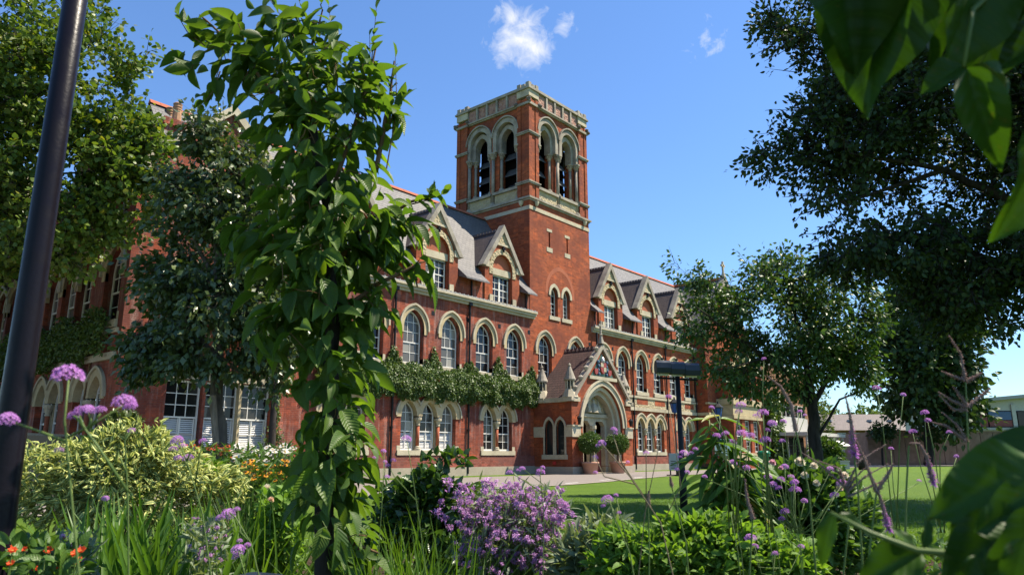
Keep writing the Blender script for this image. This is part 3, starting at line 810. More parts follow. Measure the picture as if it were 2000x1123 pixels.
for sx in (-1, 1):
    for sy in (-1, 1):
        cx, cy = TX + sx * (TH - PW / 2), TY + sy * (TH - PW / 2)
        m = MB(); m.box(cx - PW / 2 + .05, cx + PW / 2 - .05, cy - PW / 2 + .05, cy + PW / 2 - .05, 16.62, 23.3)
        q = 0.30
        for ax in (-1, 1):
            for ay in (-1, 1):
                m.box(cx + ax * (PW / 2 - q / 2) - q / 2, cx + ax * (PW / 2 - q / 2) + q / 2, cy + ay * (PW / 2 - q / 2) - q / 2, cy + ay * (PW / 2 - q / 2) + q / 2, 16.622, 23.32)
        o = m.build('corner_pier', 'brick_bright', tower)
        m = MB()
        for z in (17.52, 20.86):
            m.box(cx - PW / 2 - .06, cx + PW / 2 + .06, cy - PW / 2 - .06, cy + PW / 2 + .06, z, z + .09); m.box(cx - PW / 2 - .1, cx + PW / 2 + .1, cy - PW / 2 - .1, cy + PW / 2 + .1, z + .091, z + .17)
        m.box(cx - PW / 2 - .08, cx + PW / 2 + .08, cy - PW / 2 - .08, cy + PW / 2 + .08, 22.86, 23.02)
        m.split('pier_band', 'stone_grey', o)
        m = MB(); m.box(cx - PW / 2 - .02, cx + PW / 2 + .02, cy - PW / 2 - .02, cy + PW / 2 + .02, 23.45, 23.92); m.build('pier_stone', 'stone_pale', o)
        m = MB(); m.box(cx - PW / 2 - .12, cx + PW / 2 + .12, cy - PW / 2 - .12, cy + PW / 2 + .12, 23.921, 24.03); m.box(cx - PW / 2 - .05, cx + PW / 2 + .05, cy - PW / 2 - .05, cy + PW / 2 + .05, 24.031, 24.14)
        for ax in (-1, 0, 1):
            for ay in (-1, 0, 1):
                if ax == 0 and ay == 0: continue
                h = 24.42 if (ax and ay) else 24.34
                m.box(cx + ax * .36 - .14, cx + ax * .36 + .14, cy + ay * .36 - .14, cy + ay * .36 + .14, 24.14, h)
        m.build('pier_cap', 'stone_grey', o)
        random.seed(int(cx * 7 + cy)); m = MB()
        for ax in (-1, 1):
            for ay in (-1, 1):
                for _ in range(4):
                    p = (cx + ax * (PW / 2 + .06) + random.uniform(-.08, .08), cy + ay * (PW / 2 + .06) + random.uniform(-.08, .08), 23.02 + random.uniform(-.02, .2))
                    m.lathe(p, [(.03, -.1), (.11, -.03), (.12, .05), (.04, .12)], 6, random.random())
        tag(m.build('gargoyle', 'stone_black', o), kind='stuff')
UB = TH - PW
def colm(parent, p, z0, z1, r=.105):
    m = MB(); m.lathe((p[0], p[1], 0), [(r, z0 + .3), (r * .95, z1 - .46)], 10); c = m.build('column', 'stone_grey', parent, True)
    m = MB(); m.lathe((p[0], p[1], 0), [(r * 1.15, z1 - .46), (r * 1.35, z1 - .43), (r * 1.05, z1 - .40), (r * 1.7, z1 - .2), (r * 1.5, z1 - .17), (r * 2.25, z1 - .1), (r * 2.4, z1 - .095), (r * 2.4, z1)], 8, .39)
    for j in range(8):
        w = j * math.pi / 4
        m.lathe((p[0] + r * 1.75 * math.cos(w), p[1] + r * 1.75 * math.sin(w), z1 - .2), [(.01, -.06), (.05, -.02), (.055, .03), (.01, .07)], 5)
    m.build('capital', 'stone_grey', c)
    m = MB(); m.lathe((p[0], p[1], 0), [(r * 2.1, z0), (r * 2.1, z0 + .14), (r * 1.6, z0 + .2), (r * 1.7, z0 + .25), (r * 1.05, z0 + .31)], 8, .39); m.build('base', 'stone_grey', c)
for k in range(4):
    fr = tf[k]
    hol = [legs(arch(c, 21.36, 1.10, 1.14), 1.0) for c in (-1.16, 1.16)]
    m = MB(); m.holed(fr, [(-UB, 20.36), (-UB, 22.9), (UB, 22.9), (UB, 20.36), (2.262, 20.36)] + arch(1.16, 21.36, 1.10, 1.14)[::-1] + [(.06, 20.36), (-.06, 20.36)] + arch(-1.16, 21.36, 1.10, 1.14)[::-1] + [(-2.262, 20.36)] if False else
                      [(-UB - .05, 20.36), (-2.26, 20.36)] + arch(-1.16, 21.36, 1.10, 1.14) + [(-.06, 20.36), (.06, 20.36)] + arch(1.16, 21.36, 1.10, 1.14) + [(2.26, 20.36), (UB + .05, 20.36), (UB + .05, 22.95), (-UB - .05, 22.95)], [], -0.14)
    m.build('spandrel', 'brick_bright', tower)
    for c in (-1.16, 1.16):
        m = MB(); m.ring(fr, legs(arch(c, 21.36, .80, .84), 1.0), legs(arch(c, 21.36, 1.09, 1.14), 1.0), -.5, -.06); o = m.build('arch_surround', 'stone_grey', tower)
        m = MB(); m.ring(fr, arch(c, 21.40, 1.092, 1.142), arch(c, 21.40, 1.155, 1.24), -.3, .04); m.build('hood_mould', 'stone_grey', o)
        m = MB(); m.ring(fr, legs(arch(c, 21.1, .54, .72), .74), legs(arch(c, 21.1, .82, 1.02), .74), -.8, -.3); m.build('inner_arch', 'stone_grey', o)
        for s in (-1, 1): colm(tower, fr(c + s * .70, 0, -.52), 17.62, 20.36)
        m = MB(); m.fbox(fr, c - .98, c + .98, 16.63, 17.38, -.6, -.16); m.build('carved_panel', 'stone_carved', tower)
        m = MB(); m.fbox(fr, c - 1.06, c + 1.06, 17.381, 17.56, -.9, -.02); m.build('belfry_sill', 'stone_grey', tower)
        for i in range(3):
            z = 17.66 + i * 1.1
            m = MB(); m.add([fr(c - .62, z, -.72), fr(c + .62, z, -.72), fr(c + .62, z + .55, -1.12), fr(c - .62, z + .55, -1.12),
                             fr(c - .62, z - .05, -.72), fr(c + .62, z - .05, -.72), fr(c + .62, z + .5, -1.16), fr(c - .62, z + .5, -1.16)],
                            [(0, 1, 2, 3), (4, 7, 6, 5), (0, 4, 5, 1), (1, 5, 6, 2), (3, 2, 6, 7), (0, 3, 7, 4)])
            m.build('louvre', 'lead_dark', tower)
    for c in (0, -2.14, 2.14): colm(tower, fr(c, 0, -.20), 16.63, 20.36, .115)
    m = MB(); m.fbox(fr, -.40, .40, 17.5, 20.36, -.95, -.36)
    for s in (-1, 1): m.fbox(fr, s * 2.1 - .2, s * 2.1 + .2, 17.5, 20.36, -.95, -.36)
    m.split('belfry_pier', 'brick_bright', tower)
    m = MB(); m.fbox(fr, -UB - .05, UB + .05, 22.88, 22.96, -.3, -.02); m.fbox(fr, -UB - .05, UB + .05, 22.961, 23.06, -.3, .07); m.build('string_course', 'stone_grey', tower)
    m = MB(); m.fbox(fr, -UB - .05, UB + .05, 23.06, 23.98, -.4, -.12); m.build('parapet', 'stone_grey', tower)
    n = 5; w = 2 * UB / n
    for i in range(n):
        u = -UB + i * w
        m = MB(); m.fbox(fr, u + .09, u + w - .09, 23.1, 23.9, -.13, -.08); m.build('panel', 'terracotta_panel', tower)
        if i:
            m = MB(); m.fbox(fr, u - .075, u + .075, 23.061, 23.979, -.13, .02); m.build('panel_post', 'stone_grey', tower)
    m = MB(); m.fbox(fr, -UB - .05, UB + .05, 23.98, 24.08, -.42, .05); m.fbox(fr, -UB - .05, UB + .05, 24.081, 24.20, -.40, 0.0); m.build('coping', 'stone_grey', tower)
    for s in (-1, 1):
        m = MB(); p = fr(s * 2.6, 16.2, .1); m.lathe(p, [(.02, -.14), (.1, -.06), (.14, .06), (.16, .2)], 6); m.build('corbel', 'stone_pale', tower)
m = MB(); m.box(TX - 2.0, TX + 2.0, TY - 2.0, TY + 2.0, 17.3, 22.9); m.build('belfry_dark_box', 'dark_void', tower)  # black box, its colour stands for the shade inside the belfry
m = MB(); m.box(TX - 2.9, TX + 2.9, TY - 2.9, TY + 2.9, 23.3, 23.5); m.build('tower_roof', 'lead', tower)

# ================================================================== porch
PX0, PX1, PY = 33.72, 40.0, 24.3
PC = (PX0 + PX1) / 2
porch = thing('entrance_porch', (PC, 25.6, 0), 'gabled brick and stone entrance porch with pointed doorway and coat of arms', 'porch')
pf = frame((0, PY, 0), (1, 0, 0), (0, -1, 0))
m = MB()
m.holed(pf, [(PX0, .40), (PX1, .40), (PX1, 4.05), (PC, 7.15), (PX0, 4.05)], [opening(PC, .42, 2.6, 2.1, 2.42, 12)], 0, 0.3)
m.build('front_wall', 'brick_bright', porch)
m = MB()
ps = frame((PX0, 0, 0), (0, 1, 0), (-1, 0, 0))
sw = [legs(arch(25.1, 2.55, .30, .45), 1.5), legs(arch(25.9, 2.55, .30, .45), 1.5)]
m.holed(ps, [(PY, .40), (27.0, .40), (27.0, 4.05), (PY, 4.05)], sw, 0, .25)
m.add([(PX1, PY, .4), (PX1, 27, .4), (PX1, 27, 4.05), (PX1, PY, 4.05)], [(0, 1, 2, 3)])
m.split('side_wall', 'brick_bright', porch)
m = MB()
m.box(PX0 - .09, PX0 + .2, PY + .11, 27, -.1, .40); m.box(PX1 - .2, PX1 + .09, PY + .11, 27, -.1, .40)
for a0, a1 in ((PX0 - .09, PC - 2.1), (PC + 2.1, PX1 + .09)): m.box(a0, a1, PY - .09, PY + .109, -.1, .40)
m.split('plinth', 'plinth_stone', porch)
m = MB()
for a0, a1 in ((PX0 - .05, PC - 2.36), (PC + 2.36, PX1 + .05)): m.box(a0, a1, PY - .06, PY + .3, 2.02, 2.6); m.box(a0 - .04, a1 + .04, PY - .12, PY + .3, 2.6, 2.68)
m.box(PX0 - .05, PX0 + .1, PY + .301, 24.72, 2.02, 2.6); m.box(PX0 - .05, PX0 + .1, 26.28, 26.99, 2.02, 2.6)
m.split('impost_band', 'stone_pale', porch)
for c in (25.1, 25.9):
    m = MB(); m.ring(ps, legs(arch(c, 2.55, .30, .45), 1.5), legs(arch(c, 2.55, .395, .62), 1.5), -.1, .05); m.build('arch_surround', 'stone_pale', porch)
    m = MB(); m.fbox(ps, c - .31, c + .31, 1.05, 3.0, -.2, -.18); m.build('leaded_pane', 'leaded_glass', porch)
m = MB(); m.fbox(ps, 24.62, 26.38, .80, 1.05, -.2, .1); m.build('sill', 'stone_pale', porch)
m = MB(); m.fbox(ps, 25.42, 25.62, .5, .68, .0, .08); m.build('fire_sign', 'red_paint', porch)
# moulded doorway arch, two orders
for (ai, ri, ao, ro, d0, d1) in ((2.10, 2.42, 2.36, 2.70, -.35, .05), (1.86, 2.16, 2.12, 2.43, -.55, -.14), (1.62, 1.90, 1.88, 2.17, -.8, -.34)):
    m = MB(); m.ring(pf, legs(arch(PC, 2.62, ai, ri, 14), 2.6), legs(arch(PC, 2.62, ao, ro, 14), 2.6), d0, d1) if d1 <= 0 else m.ring(pf, arch(PC, 2.62, ai, ri, 14), arch(PC, 2.62, ao, ro, 14), d0, d1)
    m.build('doorway_arch', 'stone_pale', porch)
m = MB(); m.ring(pf, arch(PC, 2.62, 2.362, 2.702, 14), arch(PC, 2.62, 2.46, 2.82, 14), -.05, .12); m.build('hood_mould', 'stone_pale', porch)
inner = frame((0, PY + .8, 0), (1, 0, 0), (0, -1, 0))
m = MB(); m.holed(inner, [(PC - 1.75, .02), (PC + 1.75, .02)] + arch(PC, 2.62, 1.75, 2.05, 12)[::-1], [[(PC - 1.35, .04), (PC - 1.35, 2.75), (PC - 1.1, 3.0), (PC - .45, 3.0), (PC - .2, 2.75), (PC - .2, .04)], [(PC + .2, .04), (PC + .2, 2.75), (PC + .45, 3.0), (PC + 1.1, 3.0), (PC + 1.35, 2.75), (PC + 1.35, .04)]], 0, .3)
m.build('door_screen', 'stone_pale', porch)
m = MB(); m.fbox(inner, PC - 1.7, PC + 1.7, 3.22, 3.42, -.1, .14); m.build('lintel_moulding', 'stone_pale', porch)
m = MB(); m.prism(inner, [(PC - 1.4, 3.45), (PC + 1.4, 3.45)] + arch(PC, 3.1, 1.3, 1.35, 8)[::-1][1:-1], 0.0, .04); m.build('tympanum', 'stone_carved', porch)
for px_, w_ in ((PC - .45, .25), (PC + .1, .35), (PC + .6, .22)):
    m = MB(); p = inner(px_, 3.5, .05); m.lathe(p, [(w_, 0), (w_ * .8, .3), (w_ * .35, .55), (w_ * .4, .7), (.03, .85)], 8); m.build('tympanum_figure', 'stone_pale', porch)
p = inner(PC, 0, .02); m = MB(); m.lathe((p[0], p[1], 0), [(.2, .02), (.2, .3), (.13, .4), (.12, 2.3), (.2, 2.5), (.26, 2.55), (.26, 2.74)], 10); m.build('door_column', 'stone_pale', porch)
m = MB(); m.fbox(inner, PC - 1.36, PC - .19, .03, 3.05, -.5, -.46); m.fbox(inner, PC + .19, PC + .80, .03, 3.05, -.5, -.46); m.split('doorway_infill', 'door_dark', porch)  # left a dark door, right a near-black sheet for the unlit doorway
m = MB(); m.fbox(inner, PC + .72, PC + .80, .03, 2.9, -.45, -.28); m.build('door_leaf', 'white_paint', porch)
m = MB(); m.fbox(inner, PC + .80, PC + 1.34, .03, 2.3, -.5, -.3); m.build('door_leaf', 'panel_red', porch)
m = MB(); m.box(PX0 + .2, PX1 - .2, PY + 1.35, 27, -.05, .02); m.box(PC - 2.0, PC + 2.0, PY - .5, PY + 1.3, -.1, .025); m.split('door_step', 'plinth_stone', porch)
# gable coping with crockets, finial
m = MB()
for k in (-1, 1): m.prism(pf, [(PC + k * 3.28, 4.02), (PC + k * 3.06, 4.02), (PC, 7.24), (PC, 7.56)], -.3, .14)
m.split('gable_coping', 'stone_grey', porch)
for k in (-1, 1):
    for i in range(5):
        w = .16 + i * .17; m = MB()
        p = pf(PC + k * 3.3 * (1 - w), 4.05 + 3.6 * w + .06, 0); m.lathe(p, [(.07, -.1), (.12, 0), (.16, .1), (.06, .2)], 6); m.build('crocket', 'stone_grey', porch)
m = MB(); p = pf(PC, 7.55, 0); m.lathe(p, [(.22, 0), (.14, .25), (.08, .5), (.13, .55), (.07, .6), (.05, .9)], 8); m.fbox(pf, PC - .05, PC + .05, 8.4, 8.95, -.06, .06); m.fbox(pf, PC - .22, PC + .22, 8.62, 8.74, -.05, .05); m.build('cross_finial', 'stone_grey', porch)
m = MB(); m.fbox(pf, PC - 1.45, PC + 1.45, 5.36, 5.55, -.1, .13); m.build('gable_ledge', 'stone_pale', porch)
# coat of arms
def shield(c, z, w, h): return [(c - w, z + h), (c + w, z + h), (c + w, z + h * .3), (c + w * .75, z - h * .25), (c, z - h * .6), (c - w * .75, z - h * .25), (c - w, z + h * .3)]
m = MB(); m.prism(pf, [(PC - 1.2, 5.56), (PC + 1.2, 5.56), (PC, 6.95)], 0, .03); m.build('arms_ground', 'arms_green', porch)
m = MB(); m.prism(pf, shield(PC, 5.98, .30, .42), .03, .14); arms = m.build('arms_shield', 'arms_red', porch)
m = MB(); m.fbox(pf, PC - .29, PC - .01, 6.14, 6.38, .14, .155); m.fbox(pf, PC + .01, PC + .27, 5.86, 6.12, .14, .155); m.split('arms_quarter', 'stone_pale', arms)
for s in (-1, 1):
    m = MB(); m.prism(pf, shield(PC + s * .72, 5.78, .17, .22), .03, .12); m.build('arms_supporter', 'arms_red', porch)
    m = MB()
    for i in range(4): p = pf(PC + s * (.40 + .07 * (i % 2)), 5.70 + i * .24, .06); m.lathe(p, [(.02, -.12), (.1, -.04), (.09, .05), (.02, .13)], 6)
    m.build('arms_mantling', 'arms_blue', porch)
m = MB(); p = pf(PC, 6.42, .08); m.lathe(p, [(.12, 0), (.15, .1), (.1, .24), (.03, .34)], 8); m.build('arms_helm', 'silver', porch)
# roof
for k in (-1, 1):
    e = PC + k * 3.22
    m = MB(); m.add([(e, PY + .2, 4.12), (PC, PY + .2, 7.3), (PC, 27.05, 7.3), (e, 27.05, 4.12)], [(0, 1, 2, 3)]); m.build('roof', 'clay_tile', porch)
    m = MB(); m.box(min(e, e - k * .3) , max(e, e - k * .3), PY + .3, 26.99, 3.95, 4.2); m.build('eaves_stone', 'stone_pale', porch)
m = MB()
for i in range(9): m.add([(PC - .12, PY + .25 + i * .3, 7.25), (PC, PY + .25 + i * .3, 7.5), (PC + .12, PY + .25 + i * .3, 7.25), (PC - .12, PY + .5 + i * .3, 7.25), (PC, PY + .5 + i * .3, 7.42), (PC + .12, PY + .5 + i * .3, 7.25)], [(0, 1, 4, 3), (1, 2, 5, 4), (0, 2, 1), (3, 4, 5)])
m.build('ridge_tiles', 'clay_tile', porch)
for x, y in ((PX0 + .28, PY + .3), (PX1 - .28, PY + .3), (PX0 + .28, 26.6), (PX1 - .28, 26.6)):
    m = MB(); m.box(x - .42, x + .42, y - .42, y + .42, 3.98, 4.22); m.lathe((x, y, 4.22), [(.5, 0), (.30, .42), (.27, .45)], 8, .39); o = m.build('pinnacle', 'stone_pale', porch)
    m = MB(); m.lathe((x, y, 4.67), [(.17, 0), (.17, .5)], 8); m.build('pinnacle_dark_core', 'dark_void', o)  # near-black core puts the shade between the shafts into colour
    m = MB()
    for j in range(8):
        w = j * math.pi / 4; m.tube([(x + .23 * math.cos(w), y + .23 * math.sin(w), 4.66), (x + .23 * math.cos(w), y + .23 * math.sin(w), 5.18)], .045, 6)
    m.build('pinnacle_shafts', 'stone_pale', o)
    m = MB(); m.lathe((x, y, 5.16), [(.33, 0), (.35, .07), (.08, .78), (.06, .82), (.10, .87), (.02, 1.0)], 12); m.build('pinnacle_cap', 'stone_grey', o)
for s in (-1, 1):
    m = MB(); p = pf(PC + s * 2.72, 2.95, .22); m.lathe(p, [(.07, -.22), (.13, .1), (.15, .12), (.03, .26)], 6); m.tube([pf(PC + s * 2.72, 3.2, .0), pf(PC + s * 2.72, 3.3, .2), pf(PC + s * 2.72, 3.2, .22)], .015, 5); m.build('wall_lantern', 'iron_black', porch)
m = MB(); m.box(PX1 + .05, PX1 + .15, 26.7, 26.8, .1, 8.9); m.build('downpipe', 'iron_black', porch)

# ================================================================== gabled wing on the left
WX0, WX1, WY = 9.75, 15.95, 25.0
wing = thing('gabled_wing', (12.8, 27, 0), 'shaded red-brick gabled wing with tall shuttered windows behind the trees', 'building')
wf = frame((0, WY, 0), (1, 0, 0), (0, -1, 0))
wc = (WX0 + WX1) / 2
W_TALL = (.62, 2.42, 0, (3, 3), (2, 2), .48, False, True)
W_UP = (.5, 1.5, 0, (2, 3), (2, 2), .5, False, False)
h = []
for c in (12.05, 13.45, 14.75):
    h.append([(c - .64, 1.1), (c - .64, 3.56), (c + .64, 3.56), (c + .64, 1.1)])
    window(wing, wf, c, 1.12, -.22, W_TALL)
m = MB(); m.fbox(wf, 14.05, 14.15, 1.1, 3.6, -.25, .05); m.build('mullion', 'stone', wing)
m = MB(); m.fbox(wf, 11.2, 15.5, .75, 1.10, -.2, .08); m.fbox(wf, 11.2, 15.5, 3.57, 3.9, -.1, .05); m.split('sill', 'stone_pale', wing)
for c in (11.7, 13.9):
    h.append([(c - .52, 5.4), (c - .52, 7.4), (c + .52, 7.4), (c + .52, 5.4)]); window(wing, wf, c, 5.42, -.25, (.5, 1.95, 0, (2, 2), (2, 2), .5, False, False))
    m = MB(); m.fbox(wf, c - .7, c + .7, 5.15, 5.4, -.2, .08); m.fbox(wf, c - .7, c + .7, 7.42, 7.75, -.1, .05); m.split('window_dressing', 'stone_pale', wing)
c = 12.85
h.append([(c - .92, 9.1), (c - .92, 10.9), (c + .92, 10.9), (c + .92, 9.1)]); window(wing, wf, c, 9.12, -.25, (.9, 1.75, 0, (4, 2), (4, 2), .5, True, False))
m = MB(); m.fbox(wf, c - 1.1, c + 1.1, 8.75, 9.1, -.2, .08); m.fbox(wf, c - 1.1, c + 1.1, 10.92, 11.3, -.1, .05); m.split('window_dressing', 'stone_pale', wing)
m = MB(); m.holed(wf, [(WX0, .42), (WX1, .42), (WX1, 11.05), (wc, 13.85), (WX0, 11.05)], h, 0, .3); m.build('front_wall', 'brick_front', wing)
m = MB(); m.box(WX0 - .07, WX1 + .07, WY - .07, WY + .3, -.2, .42); m.build('plinth', 'plinth_stone', wing)
m = MB()
for k in (-1, 1): m.prism(wf, [(wc + k * 3.42, 10.9), (wc + k * 3.0, 10.9), (wc, 13.72), (wc, 14.12)], -.3, .16)
m.split('gable_coping', 'stone_pale', wing)
m = MB()
for k in (-1, 1): m.fbox(wf, wc + k * 3.05 - .3, wc + k * 3.05 + .3, 10.55, 11.15, -.2, .14)
m.split('kneeler', 'stone_pale', wing)
sf = frame((WX0, 0, 0), (0, 1, 0), (-1, 0, 0)); SRZ = -math.pi / 2
h = []
for y in (26.2, 28.7, 30.15, 31.9, 33.4, 36.6, 38.2, 40.6, 42.2): h.append(first_floor_window(wing, sf, y, SRZ))
for y, n in ((27.2, 2), (30.9, 2), (32.9 + 1.2, 1), (37.5, 2), (41.5, 2)): h.append(ground_group(wing, sf, y, n, SRZ))
for y in (26.2, 31.75, 34.2):
    h.append([(y - .52, 9.0), (y - .52, 10.5), (y + .52, 10.5), (y + .52, 9.0)]); window(wing, sf, y, 9.0, -.25, W_UP, SRZ)
    m = MB(); m.fbox(sf, y - .75, y + .75, 8.66, 9.0, -.2, .1); m.fbox(sf, y - .7, y + .7, 10.52, 10.8, -.1, .05); m.split('window_dressing', 'stone_pale', wing)
m = MB(); m.holed(sf, [(WY, .42), (46.0, .42), (46.0, 11.05), (WY, 11.05)], h, 0, .3)
m.add([(WX1, WY, .4), (WX1, 27, .4), (WX1, 27, 11.05), (WX1, WY, 11.05)], [(0, 1, 2, 3)]); m.split('side_wall', 'brick_front', wing)
m = MB(); m.fbox(sf, WY + .2, 46, 4.07, 4.3, -.1, .12); m.fbox(sf, WY + .2, 46, 4.95, 5.1, -.1, .09); m.fbox(sf, WY + .2, 46, 10.85, 11.05, -.1, .25); m.split('string_course', 'stone_pale', wing)
m = MB(); m.fbox(sf, WY + .24, 46, -.2, .42, -.3, .07); m.build('plinth', 'plinth_stone', wing)
for k in (-1, 1):
    m = MB(); m.add([(wc + k * 3.4, WY + .1, 10.93), (wc, WY + .1, 13.85), (wc, 46, 13.85), (wc + k * 3.4, 46, 10.93)], [(0, 1, 2, 3)]); m.build('roof', 'slate', wing)
m = MB(); y = WY
while y < 46: m.add([(wc - .15, y, 13.78), (wc, y, 14.06), (wc + .15, y, 13.78), (wc - .15, y + .4, 13.78), (wc, y + .4, 14.06), (wc + .15, y + .4, 13.78)], [(0, 1, 4, 3), (1, 2, 5, 4), (0, 2, 1), (3, 4, 5)]); y += .41
m.build('ridge_tiles', 'terracotta', wing)
sdf = frame((WX0, 0, 1.1), (0, 1, 0), (-1, 0, 0))
for y in (29.6, 37.4):
    m = MB()
    for k in (-1, 1): m.prism(sf, [(y + k * 1.7, 10.7), (y + k * 1.35, 10.7), (y, 13.0), (y, 13.5)], -.25, .2)
    o = m.build('side_gable_coping', 'stone_pale', wing)
    m = MB(); m.prism(sf, [(y - 1.5, 10.6), (y + 1.5, 10.6), (y, 13.1)], -.2, .06); m.build('side_gable', 'brick_front', o)
    for k in (-1, 1):
        m = MB(); m.add([sf(y + k * 1.7, 10.75, -.2), sf(y, 13.2, -.2), sf(y, 13.2, -2.9), sf(y + k * 1.7, 10.75, -2.9)], [(0, 1, 2, 3)]); m.build('side_gable_roof', 'slate', o)
m = MB(); m.box(12.3, 13.4, 29.6, 31.5, 12, 14.75); m.box(12.2, 13.5, 29.5, 31.6, 14.6, 14.9); o = m.build('chimney', 'brick_front', wing)
for y in (29.85, 30.5, 31.15):
    m = MB(); m.lathe((12.85, y, 14.9), [(.2, 0), (.17, .55), (.19, .6), (.17, .64), (.2, .72), (.17, .76), (.2, .86), (.13, .92)], 10); m.build('chimney_pot', 'chimney_clay', o)

# ================================================================== end wing on the right
EX0, EX1, EY = 54.4, 63.2, 26.0
endw = thing('end_wing', (58.8, 29, 0), 'red-brick end wing with stone bay windows behind the small tree', 'building')
ef = frame((0, EY, 0), (1, 0, 0), (0, -1, 0)); ec = (EX0 + EX1) / 2
m = MB(); m.add([ef(EX0, .4), ef(EX1, .4), ef(EX1, 10.4), ef(ec, 15.9), ef(EX0, 10.4)], [(0, 1, 2, 3, 4)])
m.add([(EX0, EY, .4), (EX0, 27.0, .4), (EX0, 27.0, 10.4), (EX0, EY, 10.4), (EX1, EY, .4), (EX1, 34, .4), (EX1, 34, 10.4), (EX1, EY, 10.4)], [(0, 1, 2, 3), (4, 5, 6, 7)])
m.split('wall', 'brick_bright', endw)
m = MB()
for k in (-1, 1): m.prism(ef, [(ec + k * 4.7, 10.2), (ec + k * 4.3, 10.2), (ec, 15.6), (ec, 16.15)], -.3, .2)
m.split('gable_coping', 'stone_grey', endw)
m = MB(); m.lathe(ef(ec, 16.0, 0), [(.25, 0), (.12, .4), (.08, .7)], 8); m.fbox(ef, ec - .08, ec + .08, 16.6, 17.4, -.08, .08); m.fbox(ef, ec - .32, ec + .32, 16.95, 17.12, -.08, .08); m.build('cross_finial', 'stone_pale', endw)
for k in (-1, 1):
    m = MB(); m.add([(ec + k * 4.7, EY + .1, 10.2), (ec, EY + .1, 15.87), (ec, 34.5, 15.87), (ec + k * 4.7, 34.5, 10.2)], [(0, 1, 2, 3)]); m.build('roof', 'slate', endw)
m = MB(); m.box(ec - .15, ec + .15, EY, 34, 15.8, 16.02); m.build('ridge_tiles', 'terracotta', endw)
BX0, BX1, BY = 56.0, 61.4, 24.7
bf = frame((0, BY, 0), (1, 0, 0), (0, -1, 0))
W_BAY = (.55, 2.5, 0, (2, 3), (2, 3), .5, False, False)
h = []
for z in (1.25, 5.45):
    for c in (57.0, 58.7, 60.4):
        h.append([(c - .57, z), (c - .57, z + 2.54), (c + .57, z + 2.54), (c + .57, z)]); window(endw, bf, c, z + .02, -.2, W_BAY)
m = MB(); m.holed(bf, [(BX0, 0), (BX1, 0), (BX1, 9.0), (BX0, 9.0)], h, 0, .25)
m.add([(BX0, BY, 0), (BX0, EY, 0), (BX0, EY, 9), (BX0, BY, 9), (BX1, BY, 0), (BX1, EY, 0), (BX1, EY, 9), (BX1, BY, 9), (BX0, BY, 9), (BX1, BY, 9), (BX1, EY, 9), (BX0, EY, 9)], [(0, 1, 2, 3), (4, 5, 6, 7), (8, 9, 10, 11)]); m.build('bay_wall', 'brick_bright', endw)
m = MB()
for z0, z1, o_ in ((.6, 1.2, .1), (3.85, 4.1, .12), (4.12, 4.95, .03), (4.96, 5.42, .16), (8.05, 8.35, .1), (8.75, 9.1, .2)): m.box(BX0 - o_, BX1 + o_, BY - o_, EY - .01, z0, z1)
m.split('bay_dressing', 'stone', endw)
m = MB(); m.box(EX0 - .1, 55.9, EY - .1, EY + .2, 4.07, 4.3); m.box(EX0 - .08, 55.9, EY - .08, EY + .2, 4.95, 5.1); m.box(EX0 - .09, EX0 + .2, EY + .2, 26.99, 4.07, 4.3); m.split('string_course', 'stone', endw)
m = MB(); m.fbox(ef, ec - .7, ec + .7, 11.2, 13.0, 0, .06); m.build('gable_window', 'stone_pale', endw)

# ================================================================== ground
def sheet(name, pts, z, mat, label=None):
    m = MB(); tri = tessellate_polygon([[Vector((x, y, 0)) for x, y in pts]])
    m.add([(x, y, z) for x, y in pts], tri)
    return tag(m.build(name, mat), kind='structure')
def PG(px, py): # ground point under a photograph pixel
    d = cam_dir(px, py); t_ = -EYE / d.z; return Vector((d.x * t_, d.y * t_, 0))
def PYp(px, py, Y):
    d = cam_dir(px, py); t_ = Y / d.y; return Vector((d.x * t_, Y, EYE + d.z * t_))
RT = Vector((math.sin(HEAD), -math.cos(HEAD), 0)); FW = Vector((math.cos(HEAD), math.sin(HEAD), 0)); UP = Vector((0, 0, 1))
sheet('ground', [(-1500, -1500), (2500, -1500), (2500, 2500), (-1500, 2500)], -0.012, 'lawn')
lawn_edge = [(-40, 12.4), (0, 14.0), (8, 14.9), (12.6, 15.2), (18.3, 15.5), (21.5, 15.75), (24.8, 16.4), (29, 17.5), (33.5, 18.5), (41.2, 19.6), (50, 20.8), (58, 21.4), (66, 20.8), (74, 18.5), (84, 14.5)]
sheet('drive', lawn_edge + [(96, 12), (110, 30), (90, 42), (66, 44), (64, 26.2), (55.8, 24.2), (41, 25.3), (40.2, 26.9), (33.5, 26.9), (33.2, 25.0), (16.5, 24.6), (16, 23.4), (8.5, 23.2), (8.2, 46), (-40, 46)], 0.0, 'asphalt')
sheet('lawn', [(x, y - .1) for x, y in lawn_edge] + [(84, -60), (-40, -60)], -0.004, 'lawn')
k = MB()
for i in range(len(lawn_edge) - 1):
    (x0, y0), (x1, y1) = lawn_edge[i], lawn_edge[i + 1]
    k.add([(x0, y0, .02), (x1, y1, .02), (x1, y1 - .14, .02), (x0, y0 - .14, .02), (x0, y0, -.02), (x1, y1, -.02)], [(0, 1, 2, 3), (0, 4, 5, 1)])
tag(k.build('kerb', 'pale_paving'), kind='structure')
bed = [P(-500, 889.5, 1.0), P(-900, 889.5, 9), P(300, 889.5, 9.2), P(760, 889.5, 8.6), P(1000, 889.5, 7.6), P(1250, 889.5, 7.4), P(1450, 889.5, 8.0), P(1700, 889.5, 8.2), P(2600, 889.5, 8.6), P(2600, 889.5, -2), P(-500, 889.5, -2)]
sheet('flower_bed', [(p.x, p.y) for p in bed], 0.006, 'soil')
